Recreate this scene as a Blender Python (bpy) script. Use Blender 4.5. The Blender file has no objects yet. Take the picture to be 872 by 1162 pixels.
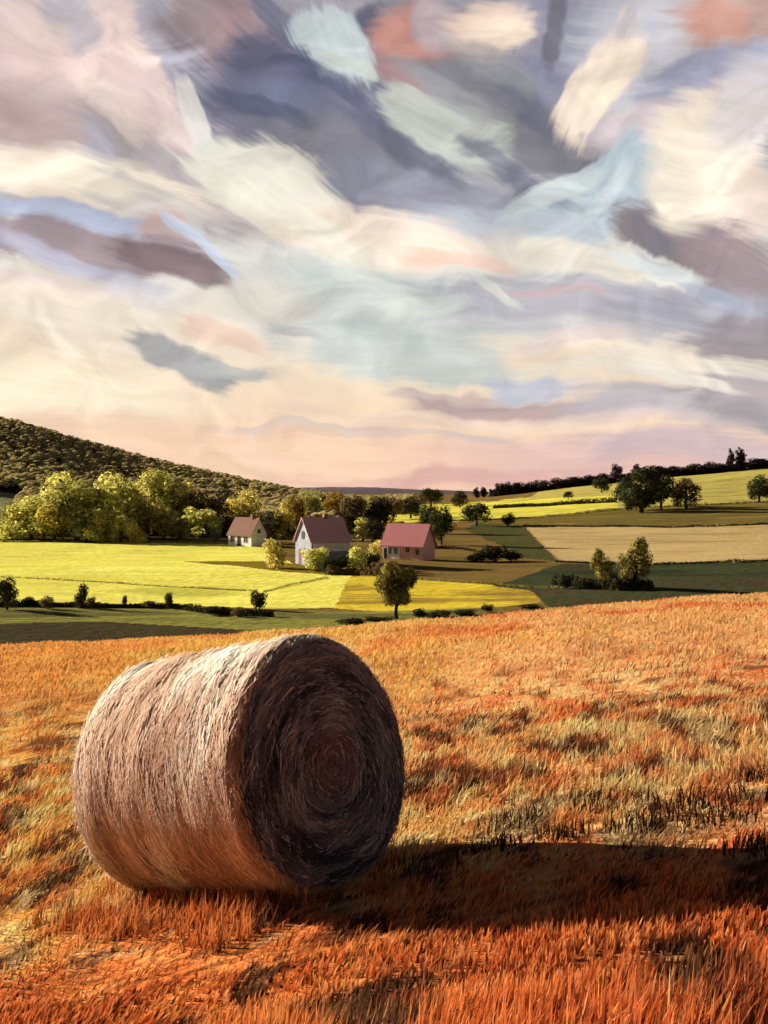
import bpy, math, random
import numpy as np
from mathutils import Vector, Matrix
R = math.radians
F = 1246.0; HZ = 560.0; CX = 436.0           # focal length and horizon in photograph pixels
EXPO = 1.45
rng = np.random.default_rng(7)
random.seed(7)
sc = bpy.context.scene
col = sc.collection

# ------------------------------------------------------------------ noise
_perm = np.random.default_rng(3).random((256, 256))
def vnoise(x, y):
    x = np.asarray(x, float); y = np.asarray(y, float)
    xi = np.floor(x).astype(int); yi = np.floor(y).astype(int)
    fx = x - xi; fy = y - yi
    fx = fx*fx*(3-2*fx); fy = fy*fy*(3-2*fy)
    a = _perm[xi % 256, yi % 256]; b = _perm[(xi+1) % 256, yi % 256]
    c = _perm[xi % 256, (yi+1) % 256]; d = _perm[(xi+1) % 256, (yi+1) % 256]
    return (a*(1-fx)+b*fx)*(1-fy) + (c*(1-fx)+d*fx)*fy
def fbm(x, y, o=4):
    s = 0; a = .5; t = 0
    for i in range(o):
        s = s + a*vnoise(x*2**i+17.3*i, y*2**i+5.1*i); t += a; a *= .5
    return s/t
def sstep(a, b, x):
    t = np.clip((x-a)/(b-a), 0, 1); return t*t*(3-2*t)

# ------------------------------------------------------------------ terrain
YC = 40.0
_epx = np.array([-300, 0, 120, 250, 400, 550, 650, 760, 872, 1172])
_epy = np.array([742, 733, 729, 722, 711, 700, 690, 681, 674, 655])
_tpx = np.array([-300, 0, 150, 300, 385, 436, 560, 700, 872, 1172.])
_tY = np.array([75, 260, 330, 450, 600, 800, 1100, 1600, 2500.])
_b = 560+F*12/75
_tab = np.array([
 [_b, 618, 597, 560, 505, 438, 470, 520, 561],
 [_b, 618, 600, 572, 528, 475, 497, 530, 561],
 [_b, 618, 603, 584, 558, 520, 531, 548, 561],
 [_b, 618, 604, 591, 577, 554, 559, 560, 561],
 [_b, 618, 604, 593, 584, 572, 565, 562, 561],
 [_b, 617, 604, 592, 583, 573, 565, 561, 561],
 [_b, 617, 604, 587, 574, 563, 560, 561, 561],
 [_b, 617, 602, 582, 560, 546, 552, 559, 561],
 [_b, 616, 600, 577, 550, 529, 545, 555, 561],
 [_b, 616, 598, 570, 540, 512, 535, 550, 561]])
_gx = np.linspace(-300, 1172, 185); _gy = np.linspace(math.log(75), math.log(2500), 220)
_tg = np.array([np.interp(_gy, np.log(_tY), (r-560)*_tY) for r in _tab])          # metres*F below the eye
_tg = np.array([np.interp(_gx, _tpx, _tg[:, j]) for j in range(len(_gy))]).T
def _blur(a, n, ax):
    k = np.hanning(2*n+3)[1:-1]; k /= k.sum()
    p = [(0, 0), (0, 0)]; p[ax] = (n, n)
    a = np.pad(a, p, mode='edge')
    return np.apply_along_axis(lambda v: np.convolve(v, k, 'valid'), ax, a)
_tg = _blur(_blur(_tg, 10, 0), 6, 1)
def G(x, y):
    x = np.asarray(x, float); y = np.asarray(y, float)
    ys = np.maximum(y, .5)
    px = np.clip(CX+F*x/ys, -300, 1172)
    z1 = -1.7-.09*y+.17*6*np.tanh(x/6)
    A = (np.interp(px, _epx, _epy)-560)/F - 1.7/YC
    z2 = -1.7-A*y
    k = sstep(math.log(8), math.log(28), np.log(ys))
    zf = z1*(1-k)+z2*k
    zf = zf + (fbm(x*.25+40, y*.25+40, 2)-.5)*.25*sstep(9, 14, y)*(1-sstep(26, 38, y)) + (fbm(x*1.3, y*1.3, 3)-.5)*.07*(1-sstep(20, 40, y))
    u = (px+300)/1472*(len(_gx)-1); v = (np.log(np.clip(ys, 75, 2499))-math.log(75))/(math.log(2500)-math.log(75))*(len(_gy)-1)
    ui = np.clip(np.floor(u).astype(int), 0, len(_gx)-2); vi = np.clip(np.floor(v).astype(int), 0, len(_gy)-2)
    fu = u-ui; fv = v-vi
    zt = -((_tg[ui, vi]*(1-fu)+_tg[ui+1, vi]*fu)*(1-fv)+(_tg[ui, vi+1]*(1-fu)+_tg[ui+1, vi+1]*fu)*fv)/F
    zt = zt + (fbm(x*.03, y*.03, 3)-.5)*1.2*sstep(75, 130, y)
    ze = -1.7-A*YC
    s = np.clip((y-YC)/(75-YC), 0, 1)
    zm = ze*(1-s)+zt*s
    return np.where(y < YC, zf, np.where(y < 75, zm, zt))
def PY(x, y): return HZ - G(x, y)/y*F
def solveY(px, py, lo=70, hi=1500):
    ys = np.exp(np.linspace(math.log(lo), math.log(hi), 3000))
    p = PY((px-CX)/F*ys, ys)
    i = np.where(p <= py)[0]
    return float(ys[i[0]]) if len(i) else float(hi)

# ------------------------------------------------------------------ helpers
def srgb(r, g, b):
    f = lambda c: (c/255/12.92) if c/255 <= .04045 else ((c/255+.055)/1.055)**2.4
    return (f(r), f(g), f(b))
def tag(o, label=None, cat=None, group=None, kind=None):
    if label: o['label'] = label
    if cat: o['category'] = cat
    if group: o['group'] = group
    if kind: o['kind'] = kind
    return o
def mesh_obj(name, verts, faces, mat, parent=None, smooth=False, colors=None, vnormals=None):
    """faces: numpy (n,k) array or list of lists"""
    me = bpy.data.meshes.new(name)
    verts = np.asarray(verts, np.float32)
    if isinstance(faces, np.ndarray):
        n, k = faces.shape
        me.vertices.add(len(verts)); me.vertices.foreach_set('co', verts.ravel())
        me.loops.add(n*k); me.loops.foreach_set('vertex_index', faces.astype(np.int32).ravel())
        me.polygons.add(n); me.polygons.foreach_set('loop_start', np.arange(0, n*k, k, dtype=np.int32))
        me.update(calc_edges=True)
    else:
        me.from_pydata([tuple(map(float, v)) for v in verts], [], faces)
        me.update()
    if smooth:
        me.polygons.foreach_set('use_smooth', np.ones(len(me.polygons), bool))
    if colors is not None:
        ca = me.color_attributes.new('Col', 'FLOAT_COLOR', 'POINT')
        c = np.ones((len(verts), 4), np.float32); c[:, :3] = colors
        ca.data.foreach_set('color', c.ravel())
    if mat: me.materials.append(mat)
    o = bpy.data.objects.new(name, me); col.objects.link(o)
    if parent: o.parent = parent
    return o
def empty(name, loc, rz=0):
    o = bpy.data.objects.new(name, None); col.objects.link(o)
    o.location = loc; o.rotation_euler = (0, 0, rz); o.empty_display_size = .3
    return o

# ------------------------------------------------------------------ materials
def new_mat(name):
    m = bpy.data.materials.new(name); m.use_nodes = True
    nt = m.node_tree; nt.nodes.clear()
    return m, nt, nt.nodes, nt.links
def N(nt, t, **kw):
    n = nt.nodes.new(t)
    for k, v in kw.items():
        if k in n.inputs: n.inputs[k].default_value = v
        else: setattr(n, k, v)
    return n
def mat_noise(name, cols, scale=1.0, stretch=(1, 1, 1), rough=.9, bump=.3, bscale=None, detail=6, coord='Object', rot=0, spread=(.35, .65), bdist=.1, spec=.15):
    """two-to-four colour noise material; colours linear"""
    m, nt, nodes, L = new_mat(name)
    tc = N(nt, 'ShaderNodeTexCoord'); mp = N(nt, 'ShaderNodeMapping')
    mp.inputs['Scale'].default_value = stretch; mp.inputs['Rotation'].default_value = (0, 0, rot)
    L.new(tc.outputs[coord], mp.inputs['Vector'])
    no = N(nt, 'ShaderNodeTexNoise'); no.inputs['Scale'].default_value = scale; no.inputs['Detail'].default_value = detail; no.inputs['Roughness'].default_value = .62
    no.inputs['Distortion'].default_value = .4
    L.new(mp.outputs[0], no.inputs['Vector'])
    cr = N(nt, 'ShaderNodeValToRGB')
    e = cr.color_ramp.elements
    ps = np.linspace(spread[0], spread[1], len(cols))
    while len(e) < len(cols): e.new(.5)
    for i, c in enumerate(cols):
        e[i].position = ps[i]; e[i].color = (*c, 1)
    L.new(no.outputs['Fac'], cr.inputs[0])
    bs = N(nt, 'ShaderNodeBsdfPrincipled'); bs.inputs['Roughness'].default_value = rough
    bs.inputs['Specular IOR Level'].default_value = spec
    L.new(cr.outputs[0], bs.inputs['Base Color'])
    n2 = N(nt, 'ShaderNodeTexNoise'); n2.inputs['Scale'].default_value = bscale or scale*4; n2.inputs['Detail'].default_value = 5
    L.new(mp.outputs[0], n2.inputs['Vector'])
    bp = N(nt, 'ShaderNodeBump'); bp.inputs['Strength'].default_value = bump; bp.inputs['Distance'].default_value = bdist
    L.new(n2.outputs['Fac'], bp.inputs['Height']); L.new(bp.outputs[0], bs.inputs['Normal'])
    out = N(nt, 'ShaderNodeOutputMaterial'); L.new(bs.outputs[0], out.inputs[0])
    return m
def mat_leaf(name, c1, c2, trans=.25, c3=None):
    m, nt, nodes, L = new_mat(name)
    geo = N(nt, 'ShaderNodeNewGeometry'); tc = N(nt, 'ShaderNodeTexCoord')
    no = N(nt, 'ShaderNodeTexNoise'); no.inputs['Scale'].default_value = 4.2; no.inputs['Detail'].default_value = 2
    L.new(tc.outputs['Object'], no.inputs['Vector'])
    ad = N(nt, 'ShaderNodeMath', operation='MULTIPLY_ADD'); ad.inputs[1].default_value = .45
    L.new(geo.outputs['Random Per Island'], ad.inputs[0]); L.new(no.outputs['Fac'], ad.inputs[2])
    cr = N(nt, 'ShaderNodeValToRGB'); e = cr.color_ramp.elements
    e[0].position = .45; e[0].color = (*c1, 1); e[1].position = .95; e[1].color = (*(c3 or c2), 1)
    if c3:
        k = e.new(.7); k.color = (*c2, 1)
    L.new(ad.outputs[0], cr.inputs[0])
    df = N(nt, 'ShaderNodeBsdfDiffuse'); tr = N(nt, 'ShaderNodeBsdfTranslucent'); mx = N(nt, 'ShaderNodeMixShader'); mx.inputs[0].default_value = trans
    L.new(cr.outputs[0], df.inputs[0]); L.new(cr.outputs[0], tr.inputs[0])
    L.new(df.outputs[0], mx.inputs[1]); L.new(tr.outputs[0], mx.inputs[2])
    out = N(nt, 'ShaderNodeOutputMaterial'); L.new(mx.outputs[0], out.inputs[0])
    return m
def mat_attr(name, trans=.25, bump=None):
    m, nt, nodes, L = new_mat(name)
    at = N(nt, 'ShaderNodeAttribute'); at.attribute_name = 'Col'
    df = N(nt, 'ShaderNodeBsdfDiffuse'); L.new(at.outputs['Color'], df.inputs[0])
    last = df.outputs[0]
    if trans:
        tr = N(nt, 'ShaderNodeBsdfTranslucent'); mx = N(nt, 'ShaderNodeMixShader'); mx.inputs[0].default_value = trans
        L.new(at.outputs['Color'], tr.inputs[0]); L.new(last, mx.inputs[1]); L.new(tr.outputs[0], mx.inputs[2]); last = mx.outputs[0]
    if bump:
        tc = N(nt, 'ShaderNodeTexCoord'); n2 = N(nt, 'ShaderNodeTexNoise'); n2.inputs['Scale'].default_value = bump[0]; n2.inputs['Detail'].default_value = 6
        L.new(tc.outputs['Object'], n2.inputs['Vector'])
        bp = N(nt, 'ShaderNodeBump'); bp.inputs['Strength'].default_value = bump[1]; bp.inputs['Distance'].default_value = bump[2]
        L.new(n2.outputs['Fac'], bp.inputs['Height']); L.new(bp.outputs[0], df.inputs['Normal'])
    out = N(nt, 'ShaderNodeOutputMaterial'); L.new(last, out.inputs[0])
    return m
def mat_plain(name, c, rough=.8, var=.2, scale=3):
    c2 = tuple(v*(1-var) for v in c); c3 = tuple(min(1, v*(1+var)) for v in c)
    return mat_noise(name, [c2, c, c3], scale=scale, rough=rough, bump=.15)

# ------------------------------------------------------------------ sky
def build_world():
    w = bpy.data.worlds.new("World"); sc.world = w; w.use_nodes = True
    nt = w.node_tree; nt.nodes.clear(); L = nt.links
    gain = 2**(-EXPO)
    tc = N(nt, 'ShaderNodeTexCoord'); sep = N(nt, 'ShaderNodeSeparateXYZ'); L.new(tc.outputs['Generated'], sep.inputs[0])
    def M(op, a, b=None, c=None, clamp=False):
        n = N(nt, 'ShaderNodeMath', operation=op); n.use_clamp = clamp
        for i, v in enumerate((a, b, c)):
            if v is None: continue
            if isinstance(v, (int, float)): n.inputs[i].default_value = v
            else: L.new(v, n.inputs[i])
        return n.outputs[0]
    az = M('ARCTAN2', sep.outputs[0], sep.outputs[1]); el = M('ARCSINE', sep.outputs[2])
    base = N(nt, 'ShaderNodeCombineXYZ'); L.new(az, base.inputs[0]); L.new(el, base.inputs[1])
    # drifting of the cloud edges
    wn = N(nt, 'ShaderNodeTexNoise'); wn.inputs['Scale'].default_value = 7; wn.inputs['Detail'].default_value = 4
    L.new(base.outputs[0], wn.inputs['Vector'])
    ws = N(nt, 'ShaderNodeVectorMath', operation='SUBTRACT'); ws.inputs[1].default_value = (.5, .5, .5); L.new(wn.outputs['Color'], ws.inputs[0])
    wm = N(nt, 'ShaderNodeVectorMath', operation='MULTIPLY'); wm.inputs[1].default_value = (.09, .07, 0); L.new(ws.outputs[0], wm.inputs[0])
    wa = N(nt, 'ShaderNodeVectorMath', operation='ADD'); L.new(base.outputs[0], wa.inputs[0]); L.new(wm.outputs[0], wa.inputs[1])
    wl = N(nt, 'ShaderNodeVectorMath', operation='MULTIPLY_ADD'); wl.inputs[1].default_value = (.35, .35, 0); L.new(wm.outputs[0], wl.inputs[0]); L.new(base.outputs[0], wl.inputs[2])
    # wisps drawn out in a handful of wind directions, shared by the patches
    ANG = [-60, -26, 0, 9, 20, 34, 48, 64]; wisps = []
    for a in ANG:
        vr = N(nt, 'ShaderNodeVectorRotate', rotation_type='Z_AXIS'); L.new(wl.outputs[0], vr.inputs['Vector']); vr.inputs['Angle'].default_value = R(a)
        st = N(nt, 'ShaderNodeVectorMath', operation='MULTIPLY'); st.inputs[1].default_value = (9, 125, 1); L.new(vr.outputs[0], st.inputs[0])
        no = N(nt, 'ShaderNodeTexNoise', noise_dimensions='2D'); no.inputs['Scale'].default_value = 1; no.inputs['Detail'].default_value = 2; no.inputs['Roughness'].default_value = .65
        L.new(st.outputs[0], no.inputs['Vector']); wisps.append(M('SUBTRACT', no.outputs['Fac'], .5))
    # cloud patch group
    g = bpy.data.node_groups.new('CloudPatch', 'ShaderNodeTree')
    itf = g.interface
    for nme, typ in (('Vector', 'NodeSocketVector'), ('Centre', 'NodeSocketVector'), ('Along', 'NodeSocketVector'), ('Across', 'NodeSocketVector'), ('Wisp', 'NodeSocketFloat'), ('Opacity', 'NodeSocketFloat'), ('Inner', 'NodeSocketFloat'), ('Outer', 'NodeSocketFloat'), ('Below', 'NodeSocketColor'), ('Tint', 'NodeSocketColor')):
        itf.new_socket(nme, in_out='INPUT', socket_type=typ)
    itf.new_socket('Color', in_out='OUTPUT', socket_type='NodeSocketColor')
    gi = N(g, 'NodeGroupInput'); go = N(g, 'NodeGroupOutput'); GL = g.links
    def GV(op, a, b, c=None):
        n = N(g, 'ShaderNodeVectorMath', operation=op)
        for i, v in enumerate((a, b, c)):
            if v is None: continue
            if isinstance(v, tuple): n.inputs[i].default_value = v
            else: GL.new(v, n.inputs[i])
        return n
    def GM(op, a, b=None, c=None):
        n = N(g, 'ShaderNodeMath', operation=op)
        for i, v in enumerate((a, b, c)):
            if v is None: continue
            if isinstance(v, (int, float)): n.inputs[i].default_value = v
            else: GL.new(v, n.inputs[i])
        return n.outputs[0]
    pre = GV('MULTIPLY_ADD', gi.outputs['Below'], (1e-7, 1e-7, 0), gi.outputs['Vector'])   # keeps the patches evaluated one after another
    sub = GV('SUBTRACT', pre.outputs[0], gi.outputs['Centre'])
    dx = GV('DOT_PRODUCT', sub.outputs[0], gi.outputs['Along']).outputs['Value']; dy = GV('DOT_PRODUCT', sub.outputs[0], gi.outputs['Across']).outputs['Value']
    x2 = GM('MULTIPLY', dx, dx); y2 = GM('MULTIPLY', dy, dy)
    x4 = GM('MULTIPLY', x2, x2); d = GM('SQRT', GM('SQRT', GM('MULTIPLY_ADD', y2, y2, GM('MULTIPLY_ADD', GM('MULTIPLY', x2, y2), .9, x4))))
    d = GM('MULTIPLY_ADD', gi.outputs['Wisp'], .7, d)
    mr = N(g, 'ShaderNodeMapRange', interpolation_type='SMOOTHSTEP'); GL.new(d, mr.inputs['Value'])
    GL.new(gi.outputs['Outer'], mr.inputs['From Min']); GL.new(gi.outputs['Inner'], mr.inputs['From Max'])
    op = GM('MULTIPLY', mr.outputs[0], gi.outputs['Opacity'])
    tn = N(g, 'ShaderNodeVectorMath', operation='SCALE')
    pt = GV('MULTIPLY_ADD', gi.outputs['Below'], (1e-7, 1e-7, 1e-7), gi.outputs['Tint'])
    GL.new(pt.outputs[0], tn.inputs[0]); GL.new(GM('MULTIPLY_ADD', gi.outputs['Wisp'], .26, GM('MULTIPLY_ADD', op, 1e-7, 1.0)), tn.inputs['Scale'])
    mx = N(g, 'ShaderNodeMix', data_type='RGBA'); GL.new(op, mx.inputs[0]); GL.new(gi.outputs['Below'], mx.inputs[6]); GL.new(tn.outputs[0], mx.inputs[7])
    GL.new(mx.outputs[2], go.inputs[0])
    # vertical profile of the sky
    rp = N(nt, 'ShaderNodeValToRGB'); e = rp.color_ramp.elements
    prof = [(-.1, (225, 190, 180)), (0, (242, 202, 176)), (.06, (250, 220, 186)), (.12, (246, 228, 204)), (.2, (226, 222, 214)), (.3, (206, 204, 206)), (.44, (160, 154, 162)), (.7, (62, 74, 104)), (1.2, (44, 58, 92))]  # overhead stops, out of view, darkened and cooled to deepen the shadows
    mrng = M('MULTIPLY_ADD', el, 1/1.6, .1/1.6*1)
    while len(e) < len(prof): e.new(.5)
    for i, (v, c) in enumerate(prof):
        e[i].position = (v+.1)/1.6; e[i].color = (*srgb(*c), 1)
    L.new(mrng, rp.inputs[0])
    # broad cloud cover everywhere
    cn = N(nt, 'ShaderNodeTexNoise'); cn.inputs['Scale'].default_value = 1; cn.inputs['Detail'].default_value = 6; cn.inputs['Roughness'].default_value = .55; cn.inputs['Distortion'].default_value = .8
    cmul = N(nt, 'ShaderNodeVectorMath', operation='MULTIPLY'); cmul.inputs[1].default_value = (4.5, 11, 1); L.new(wa.outputs[0], cmul.inputs[0]); L.new(cmul.outputs[0], cn.inputs['Vector'])
    cc = N(nt, 'ShaderNodeMapRange', interpolation_type='SMOOTHSTEP'); L.new(cn.outputs['Fac'], cc.inputs['Value']); cc.inputs['From Min'].default_value = .42; cc.inputs['From Max'].default_value = .66
    eb = N(nt, 'ShaderNodeMapRange'); L.new(el, eb.inputs['Value']); eb.inputs['From Min'].default_value = .1; eb.inputs['From Max'].default_value = .32; eb.inputs['To Max'].default_value = .75
    hi = N(nt, 'ShaderNodeMapRange'); L.new(el, hi.inputs['Value']); hi.inputs['From Min'].default_value = .45; hi.inputs['From Max'].default_value = .7; hi.inputs['To Min'].default_value = 1; hi.inputs['To Max'].default_value = .1
    cm = M('MULTIPLY', M('MULTIPLY', cc.outputs[0], eb.outputs[0]), hi.outputs[0])
    m1 = N(nt, 'ShaderNodeMix', data_type='RGBA'); L.new(cm, m1.inputs[0]); L.new(rp.outputs[0], m1.inputs[6]); m1.inputs[7].default_value = (*srgb(148, 145, 158), 1)
    cur = m1.outputs[2]
    S = [ # px, py, half length, half width, tilt (clockwise), colour, opacity, softness
     (120, 30, 190, 60, 10, (215, 200, 205), .8, .4),
     (130, 160, 200, 60, 15, (176, 158, 162), .9, .4),
     (55, 150, 90, 26, 15, (168, 168, 182), .7, .4),
     (20, 128, 60, 22, 20, (206, 176, 164), .7, .4),
     (150, 75, 80, 52, 40, (240, 216, 206), .95, .35),
     (60, 50, 70, 45, 20, (234, 208, 202), .9, .4),
     (75, 12, 40, 22, 40, (180, 176, 188), .7, .4),
     (215, 60, 24, 70, -35, (172, 168, 186), .8, .35),
     (190, 120, 70, 26, 25, (234, 210, 206), .8, .4),
     (255, 25, 60, 38, 30, (160, 134, 142), .9, .4),
     (300, 60, 60, 34, 35, (178, 144, 144), .85, .4),
     (540, 100, 150, 70, 30, (146, 142, 154), .95, .35),
     (360, 150, 130, 72, 35, (128, 126, 148), .95, .3),
     (325, 95, 60, 36, 25, (112, 112, 136), .85, .35),
     (320, 120, 36, 24, 20, (132, 140, 166), .7, .4),
     (400, 195, 110, 34, 18, (146, 134, 150), .85, .4),
     (500, 225, 120, 24, 12, (156, 156, 172), .8, .4),
     (405, 20, 22, 26, 60, (92, 94, 116), .85, .4),
     (330, 20, 60, 14, 40, (120, 122, 146), .8, .35),
     (470, 32, 56, 28, -8, (204, 146, 132), .9, .4),
     (452, 90, 40, 14, 20, (180, 140, 140), .7, .4),
     (500, 22, 26, 24, 0, (190, 168, 182), .8, .35),
     (568, 28, 46, 26, 5, (242, 216, 198), .95, .3),
     (380, 50, 56, 28, 62, (198, 208, 208), .95, .18),
     (395, 82, 34, 10, 25, (206, 212, 206), .9, .2),
     (235, 135, 42, 14, 70, (226, 220, 214), .95, .2),
     (512, 148, 80, 28, 20, (202, 206, 196), .95, .2),
     (640, 40, 60, 60, -60, (146, 146, 168), .85, .4),
     (640, 165, 62, 30, -5, (138, 126, 142), .9, .35),
     (780, 50, 110, 50, 10, (210, 200, 212), .9, .35),
     (800, 75, 70, 16, -8, (158, 160, 182), .85, .35),
     (835, 20, 60, 24, 8, (196, 158, 144), .85, .4),
     (815, 22, 26, 18, 8, (210, 150, 132), .6, .4),
     (760, 125, 90, 22, -8, (222, 200, 206), .8, .4),
     (686, 82, 66, 24, -58, (244, 224, 206), .97, .18),
     (800, 178, 66, 62, 15, (250, 234, 214), 1, .2),
     (850, 240, 46, 40, 20, (246, 226, 212), .9, .35),
     (850, 120, 40, 40, 20, (226, 214, 220), .8, .4),
     (655, 235, 100, 34, -26, (196, 210, 214), .97, .2),
     (700, 195, 52, 26, -48, (190, 206, 214), .9, .25),
     (560, 262, 100, 22, 6, (200, 206, 214), .85, .35),
     (200, 178, 90, 18, 16, (176, 162, 168), .8, .35),
     (80, 200, 140, 26, 8, (246, 230, 210), .97, .3),
     (150, 225, 60, 20, 20, (206, 200, 200), .7, .4),
     (280, 200, 66, 20, 42, (200, 210, 206), .9, .22),
     (330, 235, 130, 36, 30, (240, 234, 218), .95, .25),
     (430, 268, 130, 28, 8, (246, 228, 210), .95, .3),
     (520, 290, 60, 10, 6, (240, 200, 180), .7, .4),
     (65, 250, 120, 13, 5, (186, 192, 214), .95, .3),
     (180, 262, 22, 18, 20, (214, 176, 160), .7, .4),
     (95, 290, 120, 22, 6, (168, 140, 154), .95, .3),
     (195, 312, 64, 14, 16, (150, 118, 130), .9, .3),
     (100, 315, 90, 12, 20, (196, 196, 214), .7, .35),
     (40, 335, 80, 14, 0, (226, 200, 204), .8, .4),
     (222, 292, 56, 7, 44, (206, 216, 232), .85, .25),
     (60, 385, 150, 50, 6, (246, 232, 212), .95, .4),
     (110, 460, 240, 50, 10, (250, 222, 194), .85, .4),
     (60, 440, 150, 34, 5, (250, 236, 208), .8, .5),
     (420, 350, 140, 46, 4, (206, 212, 206), .95, .35),
     (300, 350, 50, 30, 10, (226, 218, 206), .8, .4),
     (345, 388, 26, 5, 10, (170, 152, 156), .8, .4),
     (770, 265, 76, 30, 20, (156, 136, 146), .97, .25),
     (745, 255, 30, 20, 50, (140, 128, 146), .7, .3),
     (845, 310, 60, 34, 30, (168, 142, 152), .95, .3),
     (640, 348, 150, 28, 6, (184, 178, 190), .92, .35),
     (800, 352, 110, 26, 14, (180, 172, 188), .92, .35),
     (850, 390, 60, 26, 8, (168, 148, 160), .9, .35),
     (740, 300, 16, 44, -70, (236, 232, 222), .85, .25),
     (650, 300, 90, 16, 14, (238, 230, 214), .95, .25),
     (620, 335, 60, 6, 6, (206, 176, 180), .7, .4),
     (790, 320, 70, 8, 30, (190, 196, 212), .7, .3),
     (600, 385, 120, 16, 5, (214, 212, 212), .8, .4),
     (470, 405, 140, 26, 3, (208, 214, 208), .95, .35),
     (215, 408, 62, 13, 24, (172, 172, 172), .95, .25),
     (255, 388, 50, 10, 20, (236, 206, 186), .85, .3),
     (270, 425, 40, 6, 10, (190, 192, 190), .8, .35),
     (720, 412, 150, 16, 7, (242, 230, 212), .97, .22),
     (640, 400, 60, 12, -10, (244, 222, 200), .85, .35),
     (610, 440, 50, 10, 0, (200, 204, 220), .85, .35),
     (500, 448, 60, 5, 3, (196, 176, 178), .7, .4),
     (600, 462, 130, 9, 2, (188, 160, 166), .85, .35),
     (770, 462, 110, 20, 2, (200, 182, 196), .9, .35),
     (850, 450, 70, 26, 8, (176, 156, 170), .85, .35),
     (560, 475, 220, 8, 2, (240, 214, 196), .7, .4),
     (660, 518, 230, 24, 0, (226, 188, 186), .75, .5),
     (800, 505, 120, 16, 2, (208, 176, 194), .7, .45),
     (350, 485, 90, 6, 1, (196, 196, 198), .9, .3),
     (480, 490, 90, 4, 2, (206, 196, 200), .7, .4),
     (260, 515, 260, 36, 2, (250, 212, 182), .85, .5),
     (520, 545, 160, 10, 0, (216, 166, 164), .6, .5),
     (572, 24, 30, 16, 5, (252, 230, 208), .9, .3), (690, 90, 46, 14, -58, (254, 238, 216), .9, .3), (792, 200, 50, 40, 20, (255, 242, 222), .9, .35),
     (340, 250, 90, 15, 28, (248, 242, 224), .85, .35), (60, 196, 80, 12, 8, (252, 238, 216), .85, .35), (470, 352, 60, 12, -6, (224, 228, 218), .7, .4),
     (400, 372, 44, 10, -24, (196, 202, 200), .6, .4), (600, 118, 52, 14, 38, (124, 126, 144), .7, .4), (575, 192, 62, 13, 34, (124, 126, 148), .7, .4),
     (632, 22, 12, 40, 8, (120, 108, 126), .75, .35), (300, 122, 42, 10, 32, (94, 98, 124), .7, .4), (372, 102, 60, 10, 36, (98, 102, 130), .7, .4),
     (452, 172, 72, 11, 24, (118, 116, 138), .7, .4), (620, 214, 52, 10, -22, (218, 226, 224), .75, .3), (684, 214, 40, 9, -44, (216, 224, 228), .75, .3),
     (505, 100, 60, 12, 26, (170, 168, 172), .6, .4), (560, 70, 50, 12, 34, (164, 158, 166), .6, .4), (110, 110, 50, 14, 34, (246, 226, 214), .7, .4),
     (30, 20, 40, 16, 20, (226, 204, 196), .7, .4), (730, 20, 40, 10, 12, (196, 186, 202), .7, .4), (735, 300, 56, 8, 12, (228, 232, 228), .8, .3),
     (560, 330, 34, 5, 40, (226, 226, 216), .6, .3), (655, 388, 60, 8, -8, (220, 206, 206), .6, .4), (770, 430, 60, 6, 12, (244, 236, 222), .8, .3)]
    base_col = cur
    # sky behind the camera dimmed, added only to lower the fill light in shadows
    bk = N(nt, 'ShaderNodeMapRange', interpolation_type='SMOOTHSTEP'); L.new(sep.outputs[1], bk.inputs['Value']); bk.inputs['From Min'].default_value = -.1; bk.inputs['From Max'].default_value = .6; bk.inputs['To Min'].default_value = .3; bk.inputs['To Max'].default_value = 1
    bnz = N(nt, 'ShaderNodeTexNoise', noise_dimensions='2D'); bnz.inputs['Scale'].default_value = 1; bnz.inputs['Detail'].default_value = 5; bnz.inputs['Distortion'].default_value = .7
    bsc = N(nt, 'ShaderNodeVectorMath', operation='MULTIPLY'); bsc.inputs[1].default_value = (15, 26, 1); L.new(wa.outputs[0], bsc.inputs[0]); L.new(bsc.outputs[0], bnz.inputs['Vector'])
    bz = M('MULTIPLY', M('SUBTRACT', bnz.outputs['Fac'], .5), .95)
    wisps = [M('MULTIPLY_ADD', q, .75, bz) for q in wisps]
    def region(a0, a1, e0, e1):
        t = bpy.data.node_groups.new('SkyRegion', 'ShaderNodeTree'); TL = t.links
        t.interface.new_socket('Vector', in_out='INPUT', socket_type='NodeSocketVector')
        t.interface.new_socket('Base', in_out='INPUT', socket_type='NodeSocketColor')
        t.interface.new_socket('Level', in_out='INPUT', socket_type='NodeSocketFloat')
        for k in range(len(ANG)): t.interface.new_socket('Wisp%d' % k, in_out='INPUT', socket_type='NodeSocketFloat')
        t.interface.new_socket('Shader', in_out='OUTPUT', socket_type='NodeSocketShader')
        ti = N(t, 'NodeGroupInput'); to = N(t, 'NodeGroupOutput'); cur = ti.outputs['Base']; used = set()
        for i, (px, py, hl, hw, a, c, op_, so) in enumerate(S):
            v = Vector(((px-CX)/F, 1, (HZ-py)/F)).normalized(); ca_ = math.atan2(v.x, v.y); ce_ = math.asin(v.z)
            ca, sa = math.cos(R(a)), math.sin(R(a)); hl *= 1.04; hw *= 1.1
            k = (1+so*1.15+.25)*1.1
            ex = (abs(ca)*hl+abs(sa)*hw)/F*k+.05; ey = (abs(sa)*hl+abs(ca)*hw)/F*k+.04
            if a1 is None or ca_+ex < a0 or ca_-ex > a1 or ce_+ey < e0 or ce_-ey > e1: continue
            n = N(t, 'ShaderNodeGroup'); n.node_tree = g
            n.inputs['Centre'].default_value = (ca_, ce_, 0)
            n.inputs['Along'].default_value = (ca*F/hl, -sa*F/hl, 0); n.inputs['Across'].default_value = (sa*F/hw, ca*F/hw, 0)
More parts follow.
